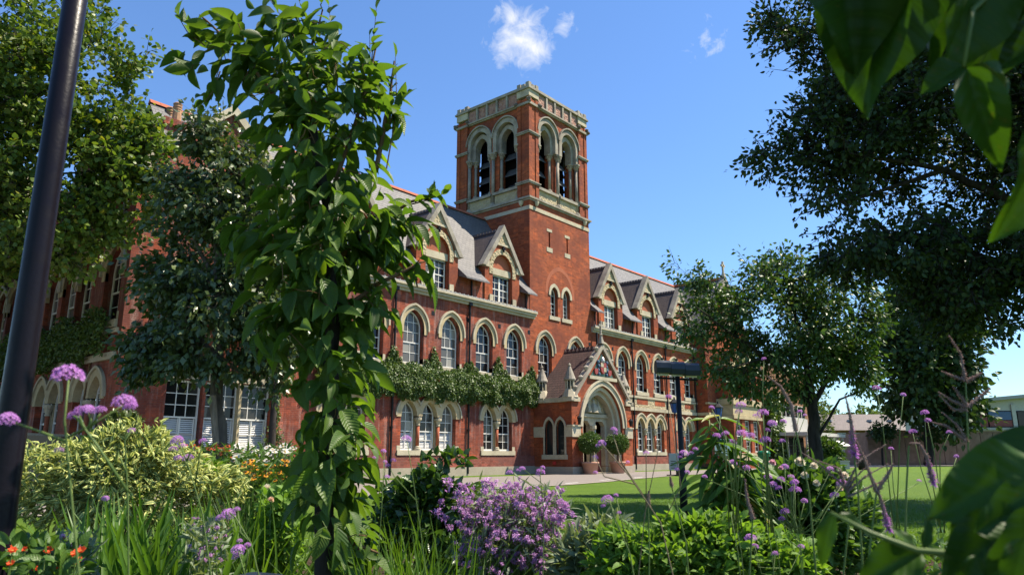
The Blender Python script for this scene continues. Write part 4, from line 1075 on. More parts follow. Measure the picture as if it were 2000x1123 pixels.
for (px, py) in ((1120, 943), (1185, 937), (1250, 932)):
    c = PG(px, py); m = MB(); m.add([(c.x - .5, c.y - .06, .004), (c.x + .5, c.y + .08, .004), (c.x + .5, c.y + .2, .004), (c.x - .5, c.y + .06, .004)], [(0, 1, 2, 3)])
    tag(m.build('road_marking', 'marking'), kind='structure')

# ================================================================== buildings beyond
def lbox(m, o, r0, r1, f0, f1, z0, z1):
    """box in the camera-heading axes about o"""
    vs = [tuple(o + RT * r + FW * f + UP * z) for z in (z0, z1) for f in (f0, f1) for r in (r0, r1)]
    m.add(vs, [(0, 2, 3, 1), (4, 5, 7, 6), (0, 1, 5, 4), (2, 6, 7, 3), (0, 4, 6, 2), (1, 3, 7, 5)])
mod = thing('modern_block', (71, 30, 0), 'brown-brick modern block with white window band behind the small tree', 'building')
m = MB(); m.box(65.5, 77, 26, 40, 0, 9.2); m.build('wall', 'brick_brown', mod)
m = MB(); m.box(65.4, 77.1, 25.9, 40.1, 9.2, 9.5); m.build('roof', 'lead', mod)
p0, p1 = PYp(1522, 835, 25.8), PYp(1562, 835, 25.8)
m = MB(); m.box(p0.x - 1, p1.x + 1.5, 25.5, 25.99, 3.1, 4.5); m.build('white_spandrel', 'render_white', mod)
x = p0.x - .9
while x < p1.x + 1.3:
    m = MB(); m.box(x, x + .95, 25.9, 26.01, 4.55, 5.75); w = m.build('window', 'white_paint', mod)
    m = MB(); m.box(x + .08, x + .87, 25.87, 25.9, 4.63, 5.67); m.build('pane', 'glass', w); x += 1.05
m = MB(); m.box(p0.x - 1.5, p1.x + 4, 22.8, 25.5, 2.75, 3.05); m.build('canopy', 'render_white', mod)
for x in (p0.x - 1.2, p1.x + 1, p1.x + 3.6): m = MB(); m.box(x, x + .15, 22.95, 23.1, 0, 2.75); m.build('canopy_post', 'render_white', mod)
m = MB(); m.box(p0.x - .5, p1.x + 1.2, 25.95, 26.05, 0, 2.7); m.build('entrance_glazing', 'leaded_glass', mod)
for k in range(3): m = MB(); m.box(p0.x - .5 + k * 1.3, p0.x - .38 + k * 1.3, 25.85, 26.0, 0, 2.7); m.build('entrance_mullion', 'white_paint', mod)
for (px, py) in ((1470, 815), (1478, 720)):
    c = PYp(px, py, 26); m = MB(); m.box(c.x - .7, c.x + .7, 25.9, 26.02, c.z - .6, c.z + .6); w = m.build('window', 'white_paint', mod)
    m = MB(); m.box(c.x - .6, c.x + .6, 25.87, 25.9, c.z - .5, c.z + .5); m.build('pane', 'glass', w)

o = P(1600, 889.5, 118); o.z = 0
ter = thing('far_terrace', o + RT * 12, 'long two-storey brown terrace with tiled roof far across the lawn', 'building')
m = MB(); lbox(m, o, 0, 25, 0, 8, 0, 5.0); m.build('wall', 'brick_brown', ter)
m = MB(); m.add([tuple(o + RT * r + FW * f + UP * z) for r, f, z in ((-.4, -.6, 4.9), (25.4, -.6, 4.9), (24, 4, 7.6), (1.5, 4, 7.6), (25.4, 8.6, 4.9), (-.4, 8.6, 4.9))], [(0, 1, 2, 3), (3, 2, 4, 5), (0, 3, 5), (1, 4, 2)]); m.build('roof', 'far_tile', ter)
for i in range(11):
    for z in (1.1, 3.4):
        r = 1.0 + i * 2.2; m = MB(); lbox(m, o, r, r + 1.3, -.05, .02, z, z + 1.1); w = m.build('window', 'white_paint', ter)
        for s in (0, 1): m = MB(); lbox(m, o, r + .1 + s * .6, r + .6 + s * .6, -.07, -.05, z + .1, z + 1.0); m.build('pane', 'glass', w)
for i in range(6): m = MB(); q = o + RT * (3 + i * 3.2) + FW * 1.9; m.box(q.x - .35, q.x + .35, q.y - .35, q.y + .35, 6.3, 6.62); m.build('skylight', 'lead', ter)

o = P(1893, 889.5, 92); o.z = 0
wb = thing('white_building', o + RT * 8, 'low white modern building with red and blue panels beyond the brown wall', 'building')
m = MB(); lbox(m, o, 0, 20, 0, 14, 0, 7.2); m.build('wall', 'render_white', wb)
m = MB(); m.add([tuple(o + RT * r + FW * f + UP * z) for r, f, z in ((-1, -1, 7.6), (21, -1, 9.6), (21, 15, 9.6), (-1, 15, 7.6), (-1, -1, 7.2), (21, -1, 9.2))], [(0, 1, 2, 3), (0, 4, 5, 1)]); m.build('roof', 'lead', wb)
m = MB(); m.add([tuple(o + RT * r + UP * z) for r, z in ((0, 7.2), (20, 7.2), (20, 9.2), (0, 7.3))], [(0, 1, 2, 3)]); m.build('fascia', 'render_white', wb)
m = MB(); lbox(m, o, .4, 19.5, -.06, .0, 4.4, 6.4); m.build('window_band', 'dark_void', wb)
for i, (r0, r1, z0, z1, mt) in enumerate(((.6, 1.6, 4.5, 6.2, 'glass'), (1.7, 2.8, 4.5, 6.3, 'panel_red'), (3.0, 5.8, 5.3, 6.3, 'panel_blue'), (3.0, 5.8, 4.5, 5.25, 'panel_red'), (6.6, 9, 4.5, 6.3, 'glass'), (9.2, 12, 4.5, 6.3, 'panel_red'), (12.5, 16, 4.5, 6.3, 'panel_blue'))):
    m = MB(); lbox(m, o, r0, r1, -.12, -.06, z0, z1); m.build('facade_panel', mt, wb)
m = MB(); lbox(m, o, 5.9, 6.4, -.2, -.06, 4.0, 7.2); m.build('pilaster', 'render_white', wb)
m = MB(); lbox(m, o, -.5, 20, -.5, 0, 4.05, 4.35); m.build('ledge', 'lead', wb)

a, b_ = PG(1698, 908), PG(1996, 908)
wl_ = thing('brown_wall', (a + b_) / 2, 'tall plain brown wall at the far edge of the lawn', 'wall')
n = 12
for i in range(n):
    q0, q1 = a + (b_ - a) * (i / n), a + (b_ - a) * ((i + 1) / n - .004)
    nr = (b_ - a).cross(UP).normalized() * .12
    m = MB(); m.add([tuple(v + UP * z) for z in (0, 3.45) for v in (q0 + nr, q1 + nr, q1 - nr, q0 - nr)], [(0, 1, 2, 3), (4, 7, 6, 5), (0, 4, 5, 1), (1, 5, 6, 2), (2, 6, 7, 3), (3, 7, 4, 0)]); m.build('wall_panel', 'hoarding', wl_)
m = MB(); m.add([tuple(v + UP * z) for z in (3.46, 3.62) for v in (a + nr * 1.6, b_ + nr * 1.6, b_ - nr * 1.6, a - nr * 1.6)], [(0, 1, 2, 3), (4, 7, 6, 5), (0, 4, 5, 1), (1, 5, 6, 2), (2, 6, 7, 3), (3, 7, 4, 0)]); m.build('wall_cap', 'hoarding', wl_)
c0 = PG(1698, 908); m = MB(); q = c0 + FW * 8
m.add([tuple(v + UP * z) for z in (0, 3.45) for v in (c0, q, q + RT * .2, c0 + RT * .2)], [(0, 1, 2, 3), (4, 7, 6, 5), (0, 4, 5, 1), (1, 5, 6, 2), (2, 6, 7, 3), (3, 7, 4, 0)]); m.build('wall_return', 'hoarding', wl_)

# ================================================================== street furniture
c = P(1331, 889.5, 12.6); c.z = 0
lamp = thing('garden_lamp_post', c, 'black T-shaped lamp post with three dark drum lights on the lawn edge', 'lamp post')
m = MB(); m.lathe((0, 0, 0), [(.062, 0), (.060, .6), (.046, .9), (.038, 2.32)], 12); m.build('pole', 'iron_black', lamp, True, True)
m = MB(); m.tube([tuple(RT * -.36 + UP * 2.30), tuple(RT * .34 + UP * 2.26)], .02, 6); m.build('cross_bar', 'iron_black', lamp, False, True)
for i in range(3):
    a0, a1 = -.37 + i * .245, -.37 + i * .245 + .24
    z = 2.48 - i * .015
    m = MB(); sec = [(-.10, -.10), (.10, -.10), (.135, -.02), (.12, .07), (.05, .115), (-.05, .115), (-.12, .07), (-.135, -.02)]; k8 = len(sec)
    vv = [tuple(RT * e + FW * f + UP * (z + h_ - .03 * (e + .37))) for e in (a0, a1) for f, h_ in sec]
    m.add(vv, [tuple(range(k8)), tuple(range(2 * k8 - 1, k8 - 1, -1))] + [(j, (j + 1) % k8, k8 + (j + 1) % k8, k8 + j) for j in range(k8)])
    m.build('drum_light', 'luminaire_blue', lamp, False, True)
    m = MB(); m.tube([tuple(RT * (a0 + .03) + UP * (z - .125)), tuple(RT * (a1 - .03) + UP * (z - .13))], .022, 6); m.build('diffuser', 'cream_paint', lamp, False, True)
    m = MB(); m.lathe(tuple(RT * (a0 + .12) + UP * (z + .13)), [(.03, 0), (.02, .03)], 6); m.build('drum_cap', 'iron_black', lamp, False, True)
def lantern(px, depth, z, label):
    c = P(px, 889.5, depth); c.z = 0
    t_ = thing('lantern_post', c, label, 'street lamp', 'blue lanterns along the drive')
    m = MB(); m.lathe((0, 0, 0), [(.09, 0), (.09, .7), (.05, .8), (.04, z - .3)], 10); m.build('pole', 'iron_black', t_, True, True)
    m = MB(); m.lathe((0, 0, z - .3), [(.04, 0), (.14, .06), (.22, .52)], 6); m.build('glass_box', 'lantern_blue', t_, False, True)
    m = MB(); m.lathe((0, 0, z + .22), [(.27, 0), (.27, .04), (.1, .2), (.05, .22), (.03, .34)], 6); m.build('lid', 'iron_black', t_, False, True)
    m = MB()
    for j in range(6):
        w = j * math.pi / 3; m.tube([(.14 * math.cos(w), .14 * math.sin(w), z - .24), (.225 * math.cos(w), .225 * math.sin(w), z + .22)], .012, 5)
    m.build('glazing_frame', 'iron_black', t_, False, True)
lantern(1408, 38, 3.15, 'blue lantern on a black post in front of the bay windows')
lantern(1322, 39, 3.45, 'blue lantern partly hidden behind the T-shaped lamp post')
def board(px, depth, w, z0, z1, name, label, cat, mats, feet=True):
    c = P(px, 889.5, depth); c.z = 0
    t_ = thing(name, c, label, cat)
    def rb(nm, r0, r1, f0, f1, a0, a1, mt): m = MB(); lbox(m, Vector((0, 0, 0)), r0, r1, f0, f1, a0, a1); return m.build(nm, mt, t_, False, True)
    rb('panel', -w / 2, w / 2, -.03, .03, z0, z1, mats[0])
    rb('header', -w / 2 + .03, w / 2 - .03, -.045, -.03, z1 - (z1 - z0) * .3, z1 - .03, mats[1])
    for i in range(4):
        z = z0 + (z1 - z0) * (.12 + .13 * i); rb('text_line', -w / 2 + .08, w / 2 - .08 - .1 * (i % 2), -.04, -.03, z, z + .03, 'iron_black')
    for s in ((-1, 1) if w > .5 else (0,)): rb('leg', s * w * .4 - .03, s * w * .4 + .03, -.025, .025, 0, z0 + .02, 'iron_black')
    if feet: rb('foot', -w / 2 - .1, w / 2 + .1, -.25, .25, 0, .06, 'iron_black')
board(1316, 38.5, .52, .28, 1.12, 'pavement_sign', 'small grey pavement sign on a black foot beside the drive', 'sign', ('sign_grey', 'sign_grey'))
board(1413, 33, .72, 1.0, 1.72, 'notice_board', 'green-topped notice board on posts among the tall leaves', 'sign', ('sign_white', 'sign_green'), False)
board(1195, 46.2, .30, 1.15, 1.62, 'door_notice', 'small white notice on a post between the potted bay trees', 'sign', ('sign_white', 'sign_white'))
c = P(1492, 889.5, 50); c.z = 0
bin_ = thing('litter_bin', c, 'green cylindrical litter bin beside the drive', 'litter bin')
m = MB(); m.lathe((0, 0, 0), [(.36, 0), (.38, .04), (.40, 1.05), (.41, 1.1)], 16); m.build('body', 'bin_green', bin_, True, True)
m = MB(); m.lathe((0, 0, 1.1), [(.43, 0), (.43, .06), (.36, .18), (.15, .24)], 16); m.build('lid', 'bin_green', bin_, True, True)
m = MB(); m.box(-.16, .16, -.42, -.36, .78, .95); m.build('slot', 'dark_void', bin_, False, True)
c = PG(1640, 905); c.z = 0
par = thing('parasol', P(1638, 889.5, 70) * Vector((1, 1, 0)) if False else Vector((P(1638, 889.5, 70).x, P(1638, 889.5, 70).y, 0)), 'small pale open parasol far away by the terrace', 'parasol')
m = MB(); m.lathe((0, 0, 0), [(.03, 0), (.03, 2.3)], 8); m.build('pole', 'sign_white', par, False, True)
m = MB(); m.lathe((0, 0, 1.85), [(1.2, 0), (1.22, .03), (.6, .35), (.02, .55)], 8); m.build('canopy', 'parasol_cloth', par, False, True)
c = P(1634, 889.5, 58); c.z = 0
pl = thing('stone_planter', c, 'low pale stone planter at the far end of the drive', 'planter')
m = MB(); lbox(m, Vector((0, 0, 0)), -.75, .75, -.4, .4, 0, .55); m.build('trough', 'concrete', pl, False, True)
m = MB(); lbox(m, Vector((0, 0, 0)), -.8, .8, -.45, .45, .55, .63); m.build('rim', 'concrete', pl, False, True)
m = MB(); lbox(m, Vector((0, 0, 0)), -.7, .7, -.35, .35, .6, .64); m.build('earth', 'soil', pl, False, True)
c = P(1683, 889.5, 55); c.z = 0
bar = thing('barrel_tub', c, 'dark barrel-shaped tub standing beside the drive', 'tub')
m = MB(); m.lathe((0, 0, 0), [(.3, 0), (.38, .35), (.38, .6), (.32, .9)], 12); m.build('staves', 'bark_dark', bar, True, True)
for z in (.2, .7): m = MB(); m.lathe((0, 0, z), [(.372, 0), (.382, .06)], 12); m.build('hoop', 'iron_black', bar, False, True)
# car half hidden by the planting on the left
c = P(95, 889.5, 17.5); c.z = 0
car = thing('parked_car', c, 'dark parked car mostly hidden behind the variegated shrub', 'car')
car.rotation_euler = (0, 0, math.radians(8)); 
m = MB(); cf = frame((0, 0, 0), (1, 0, 0), (0, -1, 0))
body = [(-2.1, .35), (2.1, .35), (2.15, .62), (2.05, .85), (1.2, .95), (-1.6, .98), (-2.1, .85), (-2.15, .6)]
m.prism(cf, body, -.85, .85); m.build('body', 'car_paint', car, False, True)
m = MB(); m.prism(cf, [(-1.65, .97), (1.15, .95), (.45, 1.42), (-1.1, 1.44)], -.72, .72); m.build('cabin', 'glass', car, False, True)
m = MB(); m.prism(cf, [(-1.1, 1.43), (.45, 1.415), (.35, 1.47), (-1.0, 1.49)], -.7, .7); m.build('roof', 'car_paint', car, False, True)
for x in (-1.35, 1.35):
    for y in (-.8, .8):
        m = MB(); m.tube([(x, y - .1, .32), (x, y + .1, .32)], .32, 16); w = m.build('wheel', 'tyre', car, False, True)
        m = MB(); m.tube([(x, y - .11, .32), (x, y + .11, .32)], .19, 12); m.build('rim', 'silver', w, False, True)
for y in (-.6, .6): m = MB(); m.box(2.08, 2.16, y - .2, y + .2, .62, .75); m.build('headlight', 'sign_white', car, False, True)

# ================================================================== foliage helpers
rng = np.random.default_rng(11)
def leaf_template(nl=2, w=.5, shape=1.0, fold=.12, curl=.15, wave=0.0, lobes=0):
    """strip leaf along +y, unit length; returns verts, quads, uv"""
    vs, uv, fs = [], [], []
    for i in range(nl + 1):
        t_ = i / nl
        wd = w * .5 * (math.sin(math.pi * min(1, t_ ** shape)) ** .8 if 0 < t_ < 1 else 0.02)
        z = -curl * t_ * t_
        for k, s in enumerate((-1, 0, 1)):
            if lobes and s and 0 < t_ < 1: wd2 = wd * (1 + .35 * math.cos(lobes * math.pi * t_))
            else: wd2 = wd
            vs.append((s * wd2, t_, z + (fold * wd2 * 2 if s else 0) + (wave * math.sin(t_ * 9 + s) * wd if s else 0)))
            uv.append((.5 + s * .5 * min(1, wd2 / (w * .5)), t_))
    for i in range(nl):
        a = i * 3
        fs += [(a, a + 1, a + 4, a + 3), (a + 1, a + 2, a + 5, a + 4)]
    return np.array(vs), np.array(fs), np.array(uv)
DIAMOND = (np.array([(0, 0, 0), (-.32, .42, .08), (0, 1, -.08), (.32, .42, .08)]), np.array([(0, 3, 2), (0, 2, 1)]), np.array([(.5, 0), (0, .5), (.5, 1), (1, .5)]))
def unit(a): return a / np.maximum(np.linalg.norm(a, axis=1, keepdims=True), 1e-9)
def leaf_mesh(name, mat, tpl, pos, axis, nrm, size):
    tv, tf_, tu = tpl
    pos = np.asarray(pos, float); N = len(pos)
    y = unit(np.asarray(axis, float)); x = unit(np.cross(y, np.asarray(nrm, float) + 1e-4)); z = np.cross(x, y)
    size = np.broadcast_to(np.asarray(size, float), (N,))
    V = pos[:, None, :] + size[:, None, None] * (tv[None, :, 0:1] * x[:, None, :] + tv[None, :, 1:2] * y[:, None, :] + tv[None, :, 2:3] * z[:, None, :])
    nv, nf, k = len(tv), len(tf_), tf_.shape[1]
    F = (tf_[None] + (np.arange(N) * nv)[:, None, None]).reshape(-1)
    me = bpy.data.meshes.new(name)
    me.vertices.add(N * nv); me.vertices.foreach_set('co', V.reshape(-1).astype(np.float32))
    me.loops.add(len(F)); me.loops.foreach_set('vertex_index', F.astype(np.int32))
    me.polygons.add(N * nf)
    me.polygons.foreach_set('loop_start', (np.arange(N * nf) * k).astype(np.int32))
    uvl = me.uv_layers.new(name='UVMap')
    uvl.data.foreach_set('uv', np.tile(tu[tf_.reshape(-1)].reshape(-1), N).astype(np.float32))
    me.materials.append(M[mat]); me.update(calc_edges=True); me.validate()
    return me
def leaves(name, mat, tpl, pos, axis, nrm, size, parent=None, kind=None):
    o = newobj(name, leaf_mesh(name, mat, tpl, pos, axis, nrm, size), parent)
    if kind: o['kind'] = kind
    return o
from mathutils import noise as mnoise
def blob(px, py, rx, ry, depth, rd=None):
    c = P(px, py, depth); s = depth / 1440.0
    return (np.array(c), rx * s, (rd if rd else (rx + ry) * .5 * s), ry * s)
RTn, FWn = np.array(RT), np.array(FW)
def sample_blobs(blobs, n, gap=.0, gscale=1.0, shell=.45, zmin=None):
    vol = np.array([b[1] * b[2] * b[3] for b in blobs]) ** .8; vol /= vol.sum()
    out = []
    while len(out) < n:
        b = blobs[rng.choice(len(blobs), p=vol)]
        d = rng.normal(size=3); d /= np.linalg.norm(d); r = rng.random() ** shell
        p = b[0] + RTn * d[0] * r * b[1] + FWn * d[1] * r * b[2] + np.array([0, 0, 1]) * d[2] * r * b[3]
        if zmin is not None and p[2] < zmin: continue
        if gap and mnoise.noise(Vector(p * gscale)) < gap - .5: continue
        out.append(p)
    return np.array(out)
def branches(mb, nodes, targets, r0=.012, r1=.004, seg=3, sag=.0, n=5):
    """join every target to the nearest node, nearest first; nodes: list of (pos, radius)"""
    npos = np.array([q[0] for q in nodes]); nr = [q[1] for q in nodes]
    d = np.array([np.min(np.linalg.norm(npos - t_, axis=1)) for t_ in targets])
    for i in np.argsort(d):
        t_ = targets[i]; j = int(np.argmin(np.linalg.norm(npos - t_, axis=1)))
        a = npos[j]; L = np.linalg.norm(t_ - a); pts = []
        for s in range(seg + 1):
            w = s / seg; q = a + (t_ - a) * w + (rng.normal(size=3) * L * .06 if 0 < s < seg else 0); q[2] += sag * L * math.sin(math.pi * w); pts.append(tuple(q))
        ra = min(nr[j] * .7, max(r0, .016 * L)); rad = [ra + (r1 - ra) * s / seg for s in range(seg + 1)]
        mb.tube(pts, rad, n, False)
        npos = np.vstack([npos, np.array(pts[1:])]); nr += rad[1:]
def limb(mb, pts, r0, r1, n=8):
    pts = [np.array(p, float) for p in pts]; fine = []
    for i in range(len(pts) - 1):
        for s in range(4): fine.append(pts[i] + (pts[i + 1] - pts[i]) * s / 4 + rng.normal(size=3) * r0 * .12 * (0 if i == 0 and s == 0 else 1))
    fine.append(pts[-1]); k = len(fine)
    rad = [r0 + (r1 - r0) * (i / (k - 1)) for i in range(k)]
    mb.tube([tuple(q) for q in fine], rad, n, False)
    return [(q, r) for q, r in zip(fine, rad)]
def tree(name, label, base, trunk, limbs, blobs, ncl, per, crad, lsize, mat, bark, tpl=DIAMOND, gap=0., gscale=.8, up=.6, droop=.2, shell=.45, group=None, tr=.15, cat='tree', spread=.9):
    t_ = thing(name, base, label, cat, group)
    m = MB(); nodes = limb(m, trunk, tr, tr * .55, 10)
    m.build('trunk', bark, t_, True)
    m = MB()
    for L in limbs: nodes += limb(m, L[0], L[1], L[2], 7)
    cl = sample_blobs(blobs, ncl, gap, gscale, shell)
    branches(m, nodes, cl, tr * .12, tr * .03)
    tag(m.build('limbs', bark, t_, True), kind='stuff')
    cen = np.mean([b[0] for b in blobs], axis=0)
    T = ncl * 4                                      # four leafy twigs on every branch end
    tb = np.repeat(cl, 4, axis=0); td = unit(tb - cen) * .75 + unit(rng.normal(size=(T, 3))) * np.array([1, 1, .75])
    td[:, 2] -= droop * .35; td = unit(td); tl = crad * rng.uniform(.7, 1.9, T)
    q = MB()
    for i in range(T): q.tube([tuple(tb[i]), tuple(tb[i] + td[i] * tl[i] * .9)], [tr * .03, tr * .012], 3, False)
    tag(q.build('twigs', bark, t_), kind='stuff')
    k = np.maximum(1, rng.poisson(per / 4, T))
    w = rng.random(k.sum()); idx = np.repeat(np.arange(T), k); ctr = tb[idx] + td[idx] * (tl[idx] * (w ** .8))[:, None]; N = len(ctr)
    off = rng.normal(size=(N, 3)) * lsize * .45
    ax = td[idx] * .7 + unit(off) * .8 + rng.normal(size=(N, 3)) * .35; ax[:, 2] -= droop
    nr = rng.normal(size=(N, 3)) * spread + np.array([0, 0, up])
    leaves('crown', mat, tpl, ctr + off, ax, nr, lsize * rng.uniform(.65, 1.25, N), t_)
    return t_
def V3(p): return np.array(p, float)

# ================================================================== trees
T4 = leaf_template(2, .66, .8, .10, .15)
T4c = leaf_template(2, .54, .9, .15, .25)
HEX = (np.array([(0, 0, 0), (-.30, .28, .05), (.30, .28, .05), (-.25, .64, .02), (.25, .64, .02), (0, 1, -.12)]), np.array([(0, 2, 1), (1, 2, 4), (1, 4, 3), (3, 4, 5)]), np.array([(.5, 0), (0, .3), (1, .3), (.1, .65), (.9, .65), (.5, 1)]))
HEXW = (HEX[0] * np.array([1.5, 1, 1]), HEX[1], HEX[2])
dp = 20.0
b0 = P(-230, 889.5, dp); b0.z = 0
tree('maple_tree', 'large leafy maple overhanging the shaded wing at the edge of the garden', b0,
     [b0, P(-210, 700, dp), P(-160, 450, dp)],
     [([P(-160, 450, dp), P(0, 420, dp), P(180, 420, dp - .5)], .09, .02), ([P(-170, 500, dp), P(-40, 250, dp), P(120, 160, dp - .5)], .09, .02), ([P(-160, 450, dp), P(-120, 150, dp), P(30, 40, dp)], .09, .03), ([P(0, 420, dp), P(120, 340, dp), P(240, 330, dp)], .05, .015), ([P(-40, 250, dp), P(30, 90, dp), P(150, 70, dp)], .05, .015)],
     [(q[0], q[1], q[2] * 1.4, q[3]) for q in (blob(40, 120, 140, 150, dp), blob(150, 110, 85, 120, dp), blob(200, 300, 85, 75, dp), blob(205, 200, 55, 70, dp), blob(30, 350, 130, 130, dp), blob(170, 410, 100, 80, dp), blob(110, 470, 95, 60, dp), blob(-130, 250, 160, 280, dp), blob(285, 330, 45, 40, dp), blob(245, 130, 40, 35, dp), blob(60, -60, 170, 110, dp), blob(20, 500, 60, 40, dp), blob(120, 250, 110, 90, dp), blob(230, 430, 55, 45, dp), blob(270, 250, 35, 25, dp), blob(275, 90, 22, 16, dp), blob(300, 275, 50, 40, dp), blob(265, 360, 65, 55, dp), blob(310, 400, 40, 35, dp), blob(230, 300, 70, 60, dp), blob(-330, 300, 130, 260, dp), blob(-520, 420, 150, 260, 24), blob(-280, 520, 140, 200, 27), blob(-80, 420, 90, 170, 29))],  # leftmost blobs are unseen crown, added to shade the wing's side wall
     2700, 36, .46, .155, 'leaf_maple', 'bark_dark', HEXW, gap=.34, gscale=.8, tr=.32)
dp = 8.0
b0 = P(446, 889.5, dp); b0.z = 0
tree('pear_tree', 'slim grey-green young tree tied to a stake among the garden flowers', b0,
     [b0, P(432, 900, dp), P(426, 760, dp), P(425, 560, dp), P(430, 380, dp)],
     [([P(425, 700, dp), P(370, 640, dp), P(320, 600, dp)], .035, .01), ([P(425, 660, dp), P(470, 600, dp), P(500, 540, dp)], .035, .01), ([P(426, 560, dp), P(380, 470, dp), P(360, 400, dp)], .03, .01), ([P(428, 480, dp), P(460, 380, dp), P(450, 300, dp)], .03, .008)],
     [blob(410, 280, 60, 60, dp), blob(480, 320, 55, 80, dp), blob(350, 360, 45, 50, dp), blob(455, 400, 85, 110, dp), blob(365, 430, 65, 85, dp), blob(345, 560, 65, 85, dp), blob(430, 600, 110, 110, dp), blob(330, 680, 75, 55, dp), blob(430, 700, 120, 45, dp), blob(500, 520, 60, 150, dp), blob(275, 650, 45, 50, dp), blob(290, 560, 40, 60, dp), blob(300, 720, 60, 35, dp), blob(540, 640, 60, 120, dp)],
     860, 26, .15, .08, 'leaf_pear', 'bark', T4, gap=.34, gscale=2.0, tr=.085, droop=.7, up=.1, spread=1.2)
st = P(428, 889.5, 7.85); st.z = 0
m = MB(); m.tube([st + RT * .12, st + RT * .02 + UP * .7, st - RT * .12 + UP * 1.62], [.035, .035, .034], 7); tag(m.build('tree_stake', 'stake'), 'short slanting wooden stake beside the slim garden tree', 'stake')
b0 = Vector((14.3, 23.0, 0)); dp = 26.0
tree('hornbeam_tree', 'dark dense tree standing close against the gabled wing behind the dogwood', b0, [b0, b0 + UP * 3, b0 + UP * 6.5],
     [([b0 + UP * 3, b0 + Vector((-1.2, .2, 5.2))], .07, .02), ([b0 + UP * 4, b0 + Vector((1.0, -.2, 6.5))], .07, .02)],
     [(np.array(b0) + np.array(o_), r_[0], r_[1], r_[2]) for o_, r_ in (((.3, 0, 6), (1.4, 1.2, 1.6)), ((-1.0, .1, 7.4), (1.5, 1.3, 1.7)), ((.6, -.2, 8.2), (1.1, 1.1, 1.6)), ((-2.1, .2, 6.4), (1.2, 1.1, 1.5)), ((-1.6, 0, 9.0), (.9, .9, 1.2)))],
     560, 26, .42, .14, 'leaf_poplar', 'bark_dark', HEX, gap=.2, gscale=.8, tr=.14)
dp = 20.0
b0 = P(1592, 889.5, dp); b0.z = 0
tree('cherry_tree', 'small spreading tree with dark forked trunk in front of the end wing', b0,
     [b0, P(1592, 880, dp), P(1588, 800, dp), P(1580, 730, dp)],
     [([P(1588, 800, dp), P(1540, 730, dp), P(1440, 660, dp - .5), P(1360, 600, dp - 1)], .09, .015), ([P(1580, 740, dp), P(1560, 640, dp), P(1540, 560, dp)], .09, .02), ([P(1588, 790, dp), P(1640, 700, dp), P(1660, 620, dp)], .08, .015), ([P(1600, 850, dp), P(1640, 780, dp), P(1690, 760, dp)], .045, .012), ([P(1540, 730, dp), P(1490, 700, dp - 1), P(1420, 720, dp - 1.5)], .05, .012), ([P(1560, 640, dp), P(1610, 560, dp), P(1640, 530, dp)], .05, .012)],
     [blob(1460, 600, 110, 75, dp), blob(1560, 560, 95, 65, dp), blob(1610, 640, 95, 85, dp), blob(1500, 690, 110, 60, dp), blob(1375, 550, 50, 30, dp), blob(1335, 520, 22, 14, dp), blob(1380, 640, 60, 55, dp), blob(1650, 710, 60, 50, dp), blob(1440, 730, 75, 35, dp), blob(1560, 740, 60, 45, dp), blob(1590, 515, 35, 20, dp), blob(1680, 600, 40, 60, dp), blob(1480, 530, 40, 25, dp), blob(1685, 745, 35, 30, dp), blob(1400, 700, 45, 35, dp), blob(1530, 640, 100, 80, dp), blob(1620, 700, 70, 60, dp), blob(1520, 530, 60, 30, dp)],
     700, 24, .36, .15, 'leaf_cherry', 'bark_dark', T4c, gap=.35, gscale=.9, tr=.2, droop=.35)
dp = 15.0
b0 = P(2210, 889.5, dp); b0.z = 0
tree('poplar_tree', 'huge dark tree with branches reaching over the lawn', b0,
     [b0, P(2200, 600, dp), P(2160, 300, dp), P(2100, 50, dp), P(2060, -150, dp)],
     [([P(2200, 560, dp), P(2020, 420, dp), P(1850, 330, dp), P(1660, 300, dp - 1)], .16, .02), ([P(2160, 300, dp), P(1980, 200, dp), P(1780, 130, dp), P(1560, 90, dp)], .15, .02), ([P(2190, 600, dp), P(2020, 540, dp), P(1860, 480, dp), P(1700, 450, dp)], .13, .02), ([P(2120, 120, dp), P(1950, 0, dp), P(1750, -60, dp)], .12, .03), ([P(1850, 330, dp), P(1700, 380, dp), P(1560, 420, dp)], .06, .012), ([P(2020, 540, dp), P(1900, 570, dp), P(1800, 560, dp)], .06, .012)],
     [(q[0], q[1], q[2] * 1.6, q[3]) for q in (blob(1790, 110, 190, 150, dp), blob(1640, 170, 90, 100, dp), blob(1560, 85, 70, 45, dp), blob(1510, 60, 35, 28, dp), blob(1545, 195, 65, 30, dp), blob(1500, 205, 28, 18, dp), blob(1530, 320, 70, 34, dp), blob(1475, 305, 30, 14, dp), blob(1590, 410, 90, 45, dp), blob(1530, 390, 35, 18, dp), blob(1660, 310, 100, 80, dp), blob(1600, 250, 75, 50, dp), blob(1720, 470, 130, 75, dp), blob(1660, 470, 70, 35, dp), blob(1850, 390, 140, 110, dp), blob(1950, 510, 130, 100, dp), blob(1830, 560, 100, 60, dp), blob(1980, 200, 150, 220, dp), blob(1780, -90, 300, 110, dp), blob(2130, 300, 150, 350, dp), blob(1920, 610, 90, 45, dp), blob(1750, 250, 130, 120, dp), blob(1700, -10, 130, 60, dp))],
     2150, 38, .40, .125, 'leaf_poplar', 'bark_dark', HEX, gap=.37, gscale=.55, tr=.4, droop=.3)
b0 = PG(1813, 909); dp = 77.
